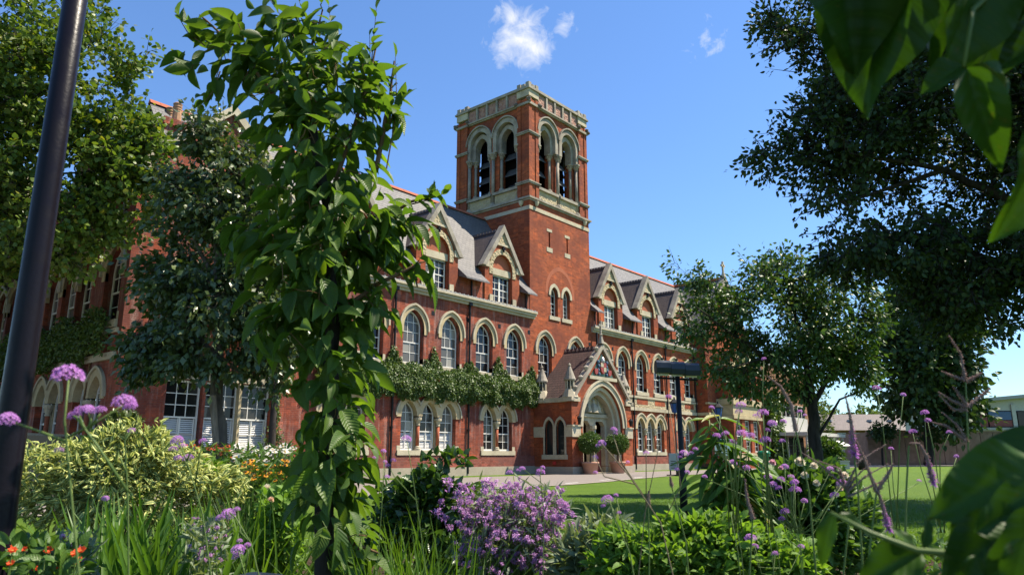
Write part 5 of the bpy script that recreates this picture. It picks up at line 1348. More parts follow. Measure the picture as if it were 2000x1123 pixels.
tree('evergreen_tree', 'tall dark evergreen standing before the brown wall across the lawn', b0,
     [b0, P(1813, 800, dp), P(1815, 650, dp)], [([P(1815, 760, dp), P(1770, 700, dp)], .2, .05), ([P(1815, 720, dp), P(1860, 640, dp)], .2, .05)],
     [blob(1815, 640, 85, 90, dp), blob(1800, 730, 80, 70, dp), blob(1860, 700, 45, 90, dp), blob(1760, 690, 45, 70, dp), blob(1820, 800, 70, 55, dp), blob(1870, 790, 35, 50, dp), blob(1850, 560, 70, 60, dp), blob(1780, 570, 50, 50, dp)],
     620, 26, 1.3, .62, 'leaf_yew', 'bark_dark', HEX, gap=.2, gscale=.3, tr=.45)
for i, (px, py, w, h, dp, lab) in enumerate(((1612, 880, 18, 14, 64, 'rounded green shrub beside the modern block entrance'), (1585, 800, 30, 45, 95, 'pale green tree rising behind the dark forked trunk'), (1670, 884, 60, 5, 100, 'long clipped hedge in front of the far terrace'), (1722, 842, 13, 9, 79, 'dark clipped shrub leaning over the end of the brown wall'))):
    b0 = P(px, 889.5, dp); b0.z = 0
    zt = P(px, py, dp)
    tree(('round_shrub', 'far_tree', 'clipped_hedge', 'wall_shrub')[i], lab, b0, [b0, zt], [], [blob(px, py, w, h, dp)] + ([blob(px + 10, py + h, w, h, dp)] if i < 2 else []), (110, 110, 80, 40)[i], 26, .45, .38, ('leaf_box', 'far_leaf', 'leaf_box', 'leaf_yew')[i], 'bark_dark', T4c, tr=.12, cat=('shrub', 'tree', 'hedge', 'shrub')[i])
for i, (px, py, w, h, lab) in enumerate(((1590, 850, 40, 42, 'hazy far tree left of the terrace roof'), (1680, 850, 55, 38, 'low hazy far tree above the middle of the terrace roof'), (1745, 850, 45, 44, 'hazy far tree above the right end of the terrace roof'), (1960, 850, 80, 50, 'distant tree behind the white building'))):
    b0 = P(px, 889.5, 190); b0.z = 0
    tree('far_tree', lab, b0, [b0, P(px, py, 190)], [], [blob(px, py, w, h, 190)], 110, 22, 2.4, 1.5, 'far_leaf', 'bark_dark', T4c, tr=.25, group='trees beyond the terrace')

# ================================================================== climbing plants
ivy = thing('wall_ivy', (27, 26.8, 3.7), 'dense green ivy band climbing the wall between the two window rows', 'ivy')
N = 40000; u = rng.uniform(18.5, 33.75, N)
mid = np.array([20.3, 22.95, 25.53, 28.12, 30.68, 33.3])
dm = np.min(np.abs(u[:, None] - mid[None]), axis=1)
peak = np.array([.5, .75, 1.0, .8, .95, .7])[np.argmin(np.abs(u[:, None] - mid[None]), axis=1)]
top = 5.28 + peak * np.clip(1 - dm / .75, 0, 1) ** 1.2 * 1.35 * np.array([.55 + .9 * abs(mnoise.noise(Vector((a * 2.3, 3.3, 0)))) for a in u]) + np.array([.55 * mnoise.noise(Vector((a * 1.3, 9.1, 0))) + .35 * mnoise.noise(Vector((a * 4.3, 1.1, 0))) for a in u])
bot = 3.72 + .10 * np.sin(u * 3.1) + .08 * np.sin(u * 7.7) + .06 * np.sin(u * 17)
z = bot + (top - bot) * rng.random(N) ** .9
lump = np.array([mnoise.noise(Vector((a * 1.4, b_ * 1.6, 0))) for a, b_ in zip(u, z)])
thick = np.where(z > 5.25, .14, .52 * np.clip(np.sin((np.clip(z, 3.6, 5.3) - 3.6) / 1.75 * math.pi), .12, 1) ** .5) * (.85 + .5 * lump)
d = thick * rng.random(N) ** .3
pos = np.stack([u, 27 - .03 - d, z], 1)
ax = rng.normal(size=(N, 3)) * .6 + np.array([0, -.3, -.55]); nr = rng.normal(size=(N, 3)) * .6 + np.array([.1, -.9, .5])
leaves('foliage', 'leaf_ivy', HEX, pos, ax, nr, .115 * rng.uniform(.6, 1.3, N), ivy, 'stuff')
m = MB()
for x in mid[1:]:
    for k in range(3): m.tube([(x + rng.normal() * .3, 26.95, 3.9 + rng.random()), (x + rng.normal() * .2, 26.94, 5.0), (x + rng.normal() * .1, 26.95, 5.9)], .012, 5)
m.split('stem', 'twig', ivy)
iv4 = thing('side_ivy', (9.6, 33, 4), 'dark ivy band on the shaded side wall of the gabled wing', 'ivy')
N = 16000; u = rng.uniform(25.6, 45, N); z = 4.15 + 1.5 * rng.random(N) ** .9 + .25 * np.sin(u * 2.2)
leaves('foliage', 'leaf_ivy', HEX, np.stack([9.72 - .45 * rng.random(N) ** .5, u, z], 1), rng.normal(size=(N, 3)) * .6 + np.array([-.3, 0, -.55]), rng.normal(size=(N, 3)) * .6 + np.array([-.9, .1, .5]), .13 * rng.uniform(.6, 1.3, N), iv4, 'stuff')
m = MB(); m.tube([(9.7, 27, 0), (9.68, 27.3, 2), (9.7, 27.1, 4.4)], .03, 6); m.build('stem', 'twig', iv4)
iv2 = thing('pier_ivy', (15.6, 24.9, 0), 'thin ivy strand climbing the right corner of the gabled wing', 'ivy')
N = 2600; z = rng.uniform(.3, 6.5, N); uu = 15.55 + rng.normal(size=N) * (.16 + .12 * np.sin(z * 1.7))
leaves('foliage', 'leaf_ivy', T4, np.stack([uu, 24.97 - rng.random(N) * .18, z], 1), rng.normal(size=(N, 3)) + np.array([0, 0, -.5]), rng.normal(size=(N, 3)) * .6 + np.array([0, -1, .3]), .1 * rng.uniform(.6, 1.3, N), iv2, 'stuff')
m = MB(); m.tube([(15.6, 24.95, 0), (15.5, 24.95, 2), (15.6, 24.95, 4), (15.5, 24.95, 6)], .02, 5); m.build('stems', 'twig', iv2)
iv3 = thing('entrance_creeper', (67, 25.9, 0), 'green creeper column climbing the modern block by its entrance', 'creeper')
c0, c1 = PYp(1503, 880, 25.8), PYp(1527, 880, 25.8); N = 5000
z = rng.uniform(.2, 6.6, N); uu = rng.uniform(c0.x, c1.x, N) + .3 * np.sin(z)
leaves('foliage', 'leaf_ivy', T4, np.stack([uu, 25.9 - rng.random(N) * .6, z], 1), rng.normal(size=(N, 3)) + np.array([0, 0, -.5]), rng.normal(size=(N, 3)) * .6 + np.array([0, -1, .3]), .3 * rng.uniform(.6, 1.3, N), iv3, 'stuff')

# ================================================================== potted bay trees
for i, (px, lab) in enumerate(((1153, 'potted ball-shaped bay tree left of the doorway'), (1207, 'potted ball-shaped bay tree right of the doorway'))):
    c = PYp(px, 915, 23.75); c.z = 0
    t_ = thing('bay_tree', c, lab, 'potted tree', 'clipped bay trees at the entrance')
    m = MB(); m.lathe((0, 0, 0), [(.33, 0), (.36, .05), (.45, .55), (.49, .56), (.49, .66), (.44, .67), (.42, .6)], 20); m.build('pot', 'pot_clay', t_, True, True)
    m = MB(); m.tube([(0, 0, .5), (.03, 0, 1.0), (0, .02, 1.6)], [.05, .04, .03], 7); m.build('trunk', 'bark', t_, True, True)
    N = 5200; dd = unit(rng.normal(size=(N, 3))); r = .68 * rng.random(N) ** .25 * (1 + .08 * np.sin(dd[:, 0] * 9 + dd[:, 2] * 7))
    pos = dd * r[:, None] * np.array([1, 1, .86]) + np.array([0, 0, 1.68])
    o = newobj('crown', leaf_mesh('crown', 'leaf_box', T4, pos, dd + rng.normal(size=(N, 3)) * .7, rng.normal(size=(N, 3)) * .6 + dd, .085 * rng.uniform(.7, 1.3, N)), t_, local=True)

# ================================================================== garden, nearest things
rng = np.random.default_rng(5)
random.seed(5)
def place(name, me, parent, loc, nrm, scale=1.0, spin=None):
    o = bpy.data.objects.new(name, me); COL.objects.link(o)
    q = Vector(nrm).to_track_quat('Z', 'Y')
    if spin is None: spin = random.uniform(0, 6.28)
    o.rotation_mode = 'QUATERNION'; o.rotation_quaternion = q @ Vector((0, 0, 1)).rotation_difference(Vector((0, 0, 1))) @ Matrix.Rotation(spin, 3, 'Z').to_quaternion()
    o.location = loc; o.scale = (scale,) * 3
    attach(o, parent)
    return o
# ---- the dark post
c = P(14, 889.5, 2.6); c.z = 0
post = thing('dark_post', c, 'tall dark round lamp post at the left edge of the garden', 'post')
m = MB(); m.lathe((0, 0, 0), [(.062, 0), (.058, .6), (.048, 1.15), (.044, 2.0), (.039, 4.2)], 28); m.build('shaft', 'post_black', post, True, True)

# ---- leaves as objects
def big_leaf_mesh(nl, nw, w, curl, fold, wave, mat, tip=.55, seed=0):
    r = random.Random(seed); vs, uv, fs = [], [], []
    ph = r.uniform(0, 6)
    for i in range(nl + 1):
        t_ = i / nl
        wd = w * .5 * (math.sin(math.pi * t_ ** .78) ** .85 if 0 < t_ < 1 else .012)
        if t_ > .86: wd *= (1 - (t_ - .86) / .14 * .35)
        for j in range(-nw, nw + 1):
            s = j / nw
            z = -curl * t_ ** 1.7 + fold * abs(s) * wd * 1.6 - .35 * fold * (abs(s) ** 3) * wd + wave * abs(s) ** 2 * math.sin(t_ * 14 + ph + s * 1.5) * w
            vs.append((s * wd, t_, z)); uv.append((.5 + s * .5 * min(1, wd / (w * .5) + .02), t_))
    k = 2 * nw + 1
    for i in range(nl):
        for j in range(k - 1): a = i * k + j; fs.append((a, a + 1, a + k + 1, a + k))
    me = bpy.data.meshes.new('leaf'); me.from_pydata(vs, [], fs)
    l = me.uv_layers.new(name='UVMap')
    for p in me.polygons:
        p.use_smooth = True
        for li in p.loop_indices: l.data[li].uv = uv[me.loops[li].vertex_index]
    me.materials.append(M[mat]); me.update()
    return me
def leaf_obj(me, parent, base, axis, nrm, size):
    y = Vector(axis).normalized(); x = y.cross(Vector(nrm)); x.normalize(); z = x.cross(y)
    o = bpy.data.objects.new('leaf', me); COL.objects.link(o)
    mat = Matrix((x, y, z)).transposed().to_4x4()
    o.rotation_euler = mat.to_euler(); o.location = base; o.scale = (size,) * 3
    attach(o, parent)
    return o

# ---- the column-shaped tree in the middle of the garden
dp = 3.0
b0 = P(640, 889.5, dp); b0.z = 0
cor = thing('dogwood_tree', b0, 'tall narrow tree densely clad in broad ribbed green leaves', 'tree')
m = MB(); nodes = limb(m, [b0, P(637, 1000, dp), P(645, 800, dp), P(650, 600, dp), P(640, 400, dp), P(610, 250, dp)], .042, .02, 9); m.build('trunk', 'bark_dark', cor, True)
blobs = [blob(*b, dp, r) for b, r in (((420, 60, 72, 42), .12), ((395, 120, 36, 60), .1), ((500, 110, 95, 75), .22), ((580, 55, 100, 55), .2), ((640, 130, 105, 85), .25), ((700, 200, 80, 95), .2), ((600, 225, 125, 85), .28), ((615, 330, 140, 90), .3), ((640, 420, 140, 80), .3), ((700, 480, 105, 75), .25), ((610, 540, 125, 90), .28), ((640, 640, 95, 80), .25), ((655, 740, 82, 80), .22), ((660, 850, 72, 80), .2), ((650, 950, 72, 80), .2), ((660, 1050, 72, 60), .2), ((690, 1085, 60, 38), .1), ((785, 430, 62, 45), .13), ((800, 530, 38, 58), .1), ((835, 385, 32, 16), .05), ((715, 590, 55, 45), .12), ((760, 210, 26, 60), .06), ((500, 470, 50, 60), .15), ((540, 640, 45, 60), .15))]
m = MB()
for L in ([P(640, 400, dp), P(560, 220, dp), P(470, 100, dp), P(390, 30, dp)], [P(640, 400, dp), P(690, 250, dp), P(720, 160, dp), P(735, 90, dp)], [P(645, 520, dp), P(720, 450, dp), P(800, 395, dp), P(860, 380, dp)], [P(650, 620, dp), P(730, 560, dp), P(810, 520, dp), P(815, 560, dp)], [P(610, 250, dp), P(600, 120, dp), P(630, 20, dp)], [P(640, 1000, dp), P(690, 1060, dp), P(740, 1080, dp)], [P(640, 560, dp), P(560, 500, dp), P(500, 470, dp)], [P(735, 330, dp), P(760, 200, dp), P(770, 120, dp)]): nodes += limb(m, L, .012, .004, 6)
N = 1650
pos = sample_blobs(blobs, N, 0, 1, .5)
branches(m, nodes, pos[::4], .006, .0022, 3)
m.build('limbs', 'twig', cor, True)
axc = np.array([np.array(P(640, 500, dp))[0], np.array(P(640, 500, dp))[1]])
outw = np.zeros((N, 3)); outw[:, :2] = pos[:, :2] - axc; outw = unit(outw)
hgt = np.clip((pos[:, 2] - 2.0) / 1.6, 0, 1)[:, None]
ax = outw * .8 + rng.normal(size=(N, 3)) * .5 + np.array([0, 0, -.75]) * (1 - hgt) + np.array([0, 0, .1]) * hgt
nr = outw * .7 + rng.normal(size=(N, 3)) * .45 + np.array([0, 0, .8])
size = rng.choice([.06, .085, .105, .125, .14], N) * rng.uniform(.85, 1.1, N) * (1 - .18 * hgt[:, 0])
near = np.argsort(pos @ np.array(FW) - pos @ np.array(RT) * .4 - rng.random(N) * .25)[:300]
LM = [big_leaf_mesh(9, 2, w, c_, .55, .03, 'leaf_cornus', seed=i) for i, (w, c_) in enumerate(((.46, .2), (.5, .36), (.42, .1), (.54, .28), (.44, .5), (.48, .15)))]
for (sx, sy, ex, ey) in ((660, 180, 642, 12), (715, 200, 735, 18), (730, 260, 722, 70), (755, 330, 772, 112), (620, 100, 585, 5), (400, 90, 345, 28), (800, 400, 868, 378), (640, 620, 652, 590), (600, 120, 520, -10), (735, 300, 795, 180), (430, 140, 385, 220)):
    A, B = np.array(P(sx, sy, dp)), np.array(P(ex, ey, dp))
    m2 = MB(); m2.tube([tuple(A), tuple((A + B) / 2 + rng.normal(size=3) * .01), tuple(B)], [.0035, .0025, .0012], 5); m2.build('shoot', 'twig', cor)
    for q in np.linspace(.15, 1, 10):
        s_ = unit((rng.normal(size=(1, 3)) + np.array([0, 0, .6])))[0]
        leaf_obj(LM[int(q * 50) % 6], cor, Vector(A + (B - A) * q), Vector(s_ + (B - A) / np.linalg.norm(B - A) * .8), Vector((0, 0, 1)) + Vector(rng.normal(size=3)) * .4, random.uniform(.05, .1) * (1.25 - .5 * q))
near = near[:190]
sel = np.zeros(N, bool); sel[near] = True
for i in near: leaf_obj(LM[i % 6], cor, Vector(pos[i]), Vector(ax[i]), Vector(nr[i]), size[i])
leaves('leaf_mass', 'leaf_cornus_mass', leaf_template(6, .48, .8, .3, .3), pos[~sel], ax[~sel], nr[~sel], size[~sel], cor, 'stuff')

# ---- hanging branch, top right
br = thing('hanging_branch', P(2060, -60, .72), 'branch of very large glossy leaves hanging into the top corner', 'branch')
def hand_leaf(parent, b, t_, depth, w, nr=(0, 0, .4), side=0.0, curl=.12, fold=.35, wave=.03, td=0.0, seed=0):
    B, T = P(b[0], b[1], depth), P(t_[0], t_[1], depth + td)
    a = T - B; n = (-FW * .8 + UP * .35 + RT * side + Vector(nr) * .3)
    me = big_leaf_mesh(16, 4, w, curl, fold, wave, 'leaf_big', seed=seed)
    return leaf_obj(me, parent, B, a, n, a.length / math.sqrt(1 + curl * curl))
for i, a in enumerate((((1700, -110), (1684, 212), .68, .5, -.5), ((1640, -120), (1690, 130), .66, .75, -.2), ((1775, -140), (1800, 140), .66, .62, .25), ((1915, -70), (1866, 140), .70, .66, .45), ((1888, 135), (1962, 330), .66, .42, -.6), ((1880, 128), (1800, 165), .70, .7, .1), ((1900, 128), (1985, 195), .69, .75, .5), ((2075, 190), (1996, 462), .66, .60, .3), ((1990, -30), (1955, 190), .74, .6, .7), ((2060, 60), (1950, 125), .72, .6, .2), ((1740, -60), (1870, 110), .78, .5, .0), ((1620, -80), (1660, 60), .76, .7, -.4), ((1900, 40), (1880, 150), .8, .55, .6))):
    hand_leaf(br, a[0], a[1], a[2], a[3], side=a[4], curl=.16 + .10 * (i % 3), fold=(.55, .8, .4)[i % 3], wave=(.05, .09, .07)[i % 3], seed=40 + i)
for i in range(18):  # extra leaves out of view, added to shade the visible ones
    x, y = random.uniform(1650, 2450), random.uniform(-420, -160)
    if i > 12: x, y = random.uniform(2060, 2500), random.uniform(-150, 420)
    hand_leaf(br, (x, y), (x + random.uniform(-60, 60), y + random.uniform(120, 230)), random.uniform(.6, .85), .62, side=random.uniform(-.7, .7), curl=.15, seed=200 + i % 5)
m = MB(); m.tube([P(2100, -180, .75), P(1990, -60, .72), P(1900, 20, .69), P(1883, 130, .67)], [.006, .005, .003, .0015], 7); m.tube([P(1990, -60, .72), P(1800, -110, .68), P(1660, -110, .68)], [.005, .004, .002], 7); m.tube([P(1990, -60, .72), P(2060, 60, .70), P(2075, 190, .67)], [.004, .003, .002], 7); m.build('twig', 'stem_green', br, True)

# ---- low large-leaved shrub, bottom right
ls = thing('broadleaf_shrub', P(2050, 1150, .7), 'shrub with large dark glossy wavy leaves filling the bottom corner', 'shrub')
for i, a in enumerate((((2050, 915), (1818, 1000), .64, .62, .1, 1.6), ((2060, 862), (1885, 900), .72, .50, .2, 2.6), ((1800, 1078), (1672, 1132), .68, .62, .0, 1.0), ((1985, 1010), (1838, 1140), .62, .55, -.3, .8), ((2070, 985), (1945, 1150), .58, .55, .3, .6), ((1630, 1000), (1592, 1108), .70, .36, -.6, .3), ((1640, 1002), (1712, 1045), .72, .34, .8, .6), ((1790, 1075), (1748, 1020), .70, .45, .5, .8), ((1800, 1070), (1826, 1004), .72, .36, .3, .8), ((1905, 1040), (2010, 990), .60, .6, .5, 1.2), ((2000, 1050), (1985, 1170), .54, .7, .0, .5), ((1950, 905), (1850, 950), .76, .55, -.2, 2.0), ((1905, 1085), (1870, 1180), .60, .55, .2, .6), ((2060, 935), (1925, 1010), .60, .5, .3, 1.8), ((1940, 985), (1850, 1075), .66, .55, -.4, .9))):
    hand_leaf(ls, a[0], a[1], a[2], a[3], nr=(0, 0, a[5] * .35), side=a[4], curl=.16 + .08 * (i % 3), fold=(.4, .25, .5)[i % 3], wave=(.09, .07, .11)[i % 3], seed=80 + i)
m = MB(); m.tube([P(1622, 1000, .69), P(1700, 1040, .68), P(1792, 1075, .67), P(1905, 1085, .64), P(2060, 1130, .62)], [.0015, .0022, .0028, .0035, .005], 7); m.tube([P(2060, 1130, .62), P(2040, 980, .62), P(2060, 900, .64)], [.005, .004, .002], 7); m.tube([P(1905, 1085, .64), P(1985, 1010, .61), P(2070, 960, .58)], [.003, .003, .002], 7); m.build('stem', 'stem_green', ls, True)

# ---- flower head meshes
def petals_mesh(name, mat, dirs, ln, wd, r0=0.0, cup=.2, mat2=None, eye=None):
    vs, fs, mi = [], [], []
    for d, off in dirs:
        d = np.array(d, float); d /= np.linalg.norm(d); a = np.cross(d, [0.13, .2, 1]); a /= np.linalg.norm(a); n_ = np.cross(a, d); off = np.array(off, float); k = len(vs)
        for p in (off + d * r0, off + d * (r0 + ln * .55) + a * wd + n_ * cup * ln, off + d * (r0 + ln), off + d * (r0 + ln * .55) - a * wd + n_ * cup * ln): vs.append(tuple(p))
        fs += [(k, k + 1, k + 2), (k, k + 2, k + 3)]; mi += [0, 0]
    if eye:
        k = len(vs); n = 7
        for (r, z) in ((eye[0], 0), (eye[0] * .8, eye[1] * .7), (0.001, eye[1])):
            for j in range(n): vs.append((r * math.cos(6.283 * j / n), r * math.sin(6.283 * j / n), z))
        for i in range(2):
            for j in range(n): fs.append((k + i * n + j, k + i * n + (j + 1) % n, k + (i + 1) * n + (j + 1) % n, k + (i + 1) * n + j)); mi.append(1)
    me = bpy.data.meshes.new(name); me.from_pydata(vs, [], fs); me.materials.append(M[mat])
    if mat2: me.materials.append(M[mat2]); me.polygons.foreach_set('material_index', mi)
    me.update(); return me
def dome(n, r, flat=.65, seed=1):
    g = np.random.default_rng(seed); out = []
    for i in range(n):
        th = 2.4 * i; z = 1 - (i + .5) / n * 1.15; rr = math.sqrt(max(0, 1 - z * z))
        c = np.array([rr * math.cos(th), rr * math.sin(th), z * flat]) * r * g.uniform(.85, 1.08)
        for j in range(5):
            nrm = np.array([rr * math.cos(th), rr * math.sin(th), z + .2]); e1 = np.cross(nrm, [.3, .2, .9]); e1 /= np.linalg.norm(e1); e2 = np.cross(nrm, e1)
            d = e1 * math.cos(j * 1.2566) + e2 * math.sin(j * 1.2566) + nrm * .25
            out.append((d, c))
    return out
HEADS = [petals_mesh('flower_head', 'petal_purple', dome(40, 1.0, .82, s), .26, .10, cup=.1) for s in range(3)]
def puff(n, seed):
    g = np.random.default_rng(seed); return [(g.normal(size=3) + np.array([0, 0, .3]), g.normal(size=3) * .28) for _ in range(n)]
PUFFS = [petals_mesh('flower_head', 'petal_mauve', puff(46, s), .62, .16, cup=.05) for s in range(4)]
def rays(n, tilt=.12): return [((math.cos(6.283 * i / n), math.sin(6.283 * i / n), tilt), (0, 0, 0)) for i in range(n)]
DAISY = petals_mesh('flower_head', 'petal_white', rays(16), .85, .14, .15, .03, 'flower_eye', (.3, .16))
HELEN = [petals_mesh('flower_head', mt, rays(12, -.15), .8, .2, .15, .03, 'flower_brown', (.36, .35)) for mt in ('petal_orange', 'petal_rust')]
GEUM = petals_mesh('flower_head', 'petal_scarlet', rays(7, .35) + rays(6, .7), .8, .36, .05, .1, 'flower_eye', (.2, .2))
def rose_dirs():
    o_ = []
    for ring, (n, z, off) in enumerate(((8, .2, .05), (7, .7, .1), (6, 1.4, .15), (5, 2.6, .2))):
        for i in range(n): w = 6.283 * i / n + ring; o_.append(((math.cos(w), math.sin(w), z), (0, 0, off)))
    return o_
ROSES = {k: petals_mesh('flower_head', k, rose_dirs(), .75, .36, .05, -.15) for k in ('petal_peach', 'petal_cream', 'petal_pink')}

# ---- verbenas
VN = [0]
def verbena(label, depth, stems, heads, r=.0022, stem_mat='stem_green', mesh=None, facing=(0, 0, 1)):
    """stems: pixel polylines; heads: (px, py, width px)"""
    b = P(*stems[0][0], depth)
    t_ = thing('verbena', (b.x, b.y, 0), label, 'flower', 'purple verbenas in the garden')
    m = MB()
    for i, s in enumerate(stems):
        pts = [P(x, y, depth + (i % 3 - 1) * .02) for x, y in s]
        if i == 0: pts = [Vector((pts[0].x, pts[0].y, min(0.0, pts[0].z)))] + pts
        m.tube(pts, [r * (1.25 - .5 * k / (len(pts) - 1)) for k in range(len(pts))], 6)
    m.build('stem', stem_mat, t_, True)
    for (x, y, w) in heads:
        VN[0] += 1
        n = Vector(facing) + RT * random.uniform(-.3, .3) - FW * random.uniform(.0, .5)
        place('flower_head', (mesh or HEADS)[VN[0] % 3], t_, P(x, y + w * .12, depth), n, w * .5 / 1470 * depth * 1.02)
verbena('tallest purple verbena with one large head beside the dark post', 1.0,
        [[(160, 1180), (148, 1060), (133, 900), (126, 820), (134, 742)], [(128, 862), (85, 845), (20, 822)], [(130, 855), (180, 830), (240, 792)], [(250, 960), (190, 870), (166, 838), (155, 812)], [(170, 845), (178, 820), (172, 806)], [(176, 835), (190, 815), (196, 808)], [(166, 838), (150, 815), (143, 812)]],
        [(133, 730, 54), (16, 817, 34), (243, 784, 40), (158, 801, 26), (172, 798, 22), (145, 810, 22), (195, 800, 22), (255, 792, 24), (115, 878, 16)], .0016)
verbena('verbena with a head of small blooms over the variegated shrub', 1.6, [[(252, 1180), (250, 980), (244, 860), (257, 838)], [(250, 930), (230, 880), (205, 968)]], [(257, 840, 14), (206, 972, 12)], .0018)
verbena('verbena with a cluster of pale and purple heads before the shuttered windows', 2.2,
        [[(420, 1180), (395, 1000), (365, 900), (350, 866)], [(380, 950), (390, 890), (396, 861)], [(372, 920), (352, 885), (338, 880)], [(365, 900), (372, 882), (366, 896)]],
        [(346, 858, 22), (356, 870, 14), (338, 876, 16), (367, 893, 20), (347, 893, 14), (396, 860, 14)], .002)
verbena('verbena with two small heads low beside the iris leaves', 2.0, [[(520, 1180), (490, 1060), (460, 1010), (448, 1000)], [(490, 1060), (470, 1040), (463, 990)]], [(446, 1002, 24), (462, 994, 13), (430, 1010, 16)], .0018)
verbena('short verbena with purple heads in front of the dogwood foot', 1.9, [[(470, 1180), (478, 1120), (466, 1075)], [(478, 1120), (485, 1080), (482, 1062)]], [(465, 1072, 24), (462, 1085, 16), (483, 1063, 12), (468, 1055, 10)], .0018)
verbena('slender verbena in front of the triple shuttered window', 1.9, [[(840, 1190), (822, 1040), (806, 930), (795, 862)], [(815, 980), (770, 930), (757, 905)]], [(794, 856, 18), (757, 908, 10), (768, 898, 10)], .0012)
verbena('faint verbena before the left downpipe', 2.6, [[(730, 1190), (745, 1000), (750, 900)], [(745, 960), (752, 920), (749, 880)]], [(749, 880, 10), (752, 901, 8), (756, 930, 9), (731, 893, 7)], .0014)
verbena('bunched verbena heads near the porch shadow', 2.4, [[(1060, 1190), (1062, 1000), (1055, 930), (1058, 912)], [(1062, 1000), (1080, 960), (1022, 916)], [(1058, 960), (1010, 930), (996, 922)]], [(1056, 920, 16), (1060, 912, 9), (1050, 926, 9), (1020, 914, 11), (995, 922, 12), (1012, 918, 8)], .0014)
verbena('verbena crossing the drive with long bare stems', 2.0, [[(1330, 1190), (1290, 1020), (1230, 930), (1180, 872), (1175, 866)], [(1255, 965), (1215, 905), (1196, 846)], [(1240, 945), (1180, 930), (1163, 893)]], [(1176, 864, 15), (1168, 869, 9), (1199, 838, 13), (1202, 846, 8), (1163, 892, 10), (1226, 902, 8), (1163, 922, 9)], .0016, 'stem_brown')
verbena('verbena rising behind the drive beside the T-shaped lamp post', 2.3, [[(1240, 1190), (1260, 1000), (1285, 880), (1300, 800)], [(1262, 990), (1262, 900), (1262, 885)], [(1300, 1010), (1330, 950), (1305, 778)]], [(1306, 774, 12), (1262, 884, 11), (1336, 884, 16), (1350, 884, 10), (1358, 876, 10), (1328, 892, 9), (1322, 916, 9), (1342, 921, 10)], .0013, 'stem_brown')
verbena('verbena with its heads over the shaded lawn', 1.8, [[(1250, 1190), (1230, 1080), (1200, 1010), (1190, 975)], [(1230, 1080), (1215, 1020), (1203, 968)]], [(1186, 974, 22), (1203, 966, 9), (1178, 987, 9), (1209, 1000, 8)], .0015)
g = random.Random(3)
pts_r = [(1447, 790, 18), (1443, 803, 14), (1400, 850, 14), (1417, 846, 14), (1449, 846, 22), (1432, 862, 13), (1467, 850, 16), (1495, 858, 19), (1490, 805, 20), (1478, 812, 14), (1508, 826, 17), (1499, 839, 10), (1530, 822, 12), (1432, 902, 14), (1458, 912, 13), (1376, 930, 10), (1487, 862, 10), (1528, 860, 11), (1562, 803, 10), (1572, 810, 7), (1712, 757, 14), (1764, 770, 10), (1806, 805, 15), (1812, 820, 12), (1783, 842, 14), (1854, 843, 10), (1740, 875, 9), (1868, 890, 8), (1795, 938, 8), (1640, 940, 11), (1533, 910, 13), (1509, 945, 16), (1525, 935, 14), (1552, 940, 14), (1545, 930, 12), (1521, 952, 12), (1553, 955, 20), (1549, 943, 12), (1630, 966, 16), (1571, 977, 12), (1466, 1049, 20), (1475, 1065, 12), (1514, 1080, 13), (1565, 1066, 11), (1533, 998, 18), (1527, 1012, 12), (1645, 943, 20), (1622, 915, 14), (1500, 930, 14), (1492, 700, 9), (1390, 795, 10)]
names = ('before the notice board', 'beside the green bin', 'before the cherry trunk', 'in front of the far terrace', 'over the broad dark leaves', 'low among the green bushes', 'under the end-wing bay', 'against the evergreen')
labs = ['verbena whose heads float before the bay windows', 'verbena with heads around the notice board', 'verbena with heads beside the green litter bin', 'tall verbena standing against the sky beside the far terrace', 'verbena with heads in front of the evergreen trunk', 'verbena low among the tangled right-hand bushes', 'verbena with heads over the bright green bush', 'verbena with heads before the modern block canopy']
grp = [[], [], [], [], [], [], [], []]
for q in pts_r:
    x, y, w = q
    if y > 1030: k = 6
    elif y > 900: k = 5
    elif x > 1770: k = 4
    elif x > 1600: k = 3
    elif x > 1520: k = 7
    elif x > 1470: k = 2
    elif y < 830: k = 0
    else: k = 1
    grp[k].append(q)
for k, hs_ in enumerate(grp):
    if not hs_: continue
    mx = sum(q[0] for q in hs_) / len(hs_); st_ = [[(mx + 25, 1190), (mx + 15, 1080), (mx, 1000)]]
    for (x, y, w) in hs_: st_.append([(mx + 10 + g.uniform(-12, 12), max(1040, y + 60)), ((mx + x) / 2 + g.uniform(-8, 8), y + 40 + g.uniform(0, 40)), (x, y + 4)])
    verbena(labs[k], 2.1 + .12 * k, st_, hs_, .0015)

# ---- bushes
def bush(name, label, base, blobs, n, lsize, mat, tpl, up=.5, out=.7, zmin=.02, shell=.4, stem_n=14, stem_mat='stem_green', stem_r=.004, cat='shrub', group=None, gap=0, gscale=2):
    b = P(base[0], 889.5, base[1]); b.z = 0
    t_ = thing(name, b, label, cat, group)
    pos = sample_blobs(blobs, n, gap, gscale, shell, zmin); N = len(pos)
    cen = np.mean([q[0] for q in blobs], axis=0); cen[2] -= .2
    ax = unit(pos - cen) * out + rng.normal(size=(N, 3)) * .55 + np.array([0, 0, up - .4])
    nr = rng.normal(size=(N, 3)) * .6 + np.array([0, 0, .9])
    leaves('foliage', mat, tpl, pos, ax, nr, lsize * rng.uniform(.6, 1.3, N), t_, 'stuff')
    m = MB()
    for i in range(stem_n):
        q = pos[rng.integers(N)]; a = np.array(b) + rng.normal(size=3) * .1; a[2] = 0
        mid_ = (a + q) / 2 + rng.normal(size=3) * .06; m.tube([tuple(a), tuple(mid_), tuple(q)], [stem_r * 1.4, stem_r, stem_r * .5], 5)
    m.build('stems', stem_mat, t_)
    return t_, pos
TL = leaf_template(4, .5, .8, .2, .25)
TW = leaf_template(4, .62, .75, .2, .2)
TN = leaf_template(4, .24, .8, .2, .35)
d5 = 5.6
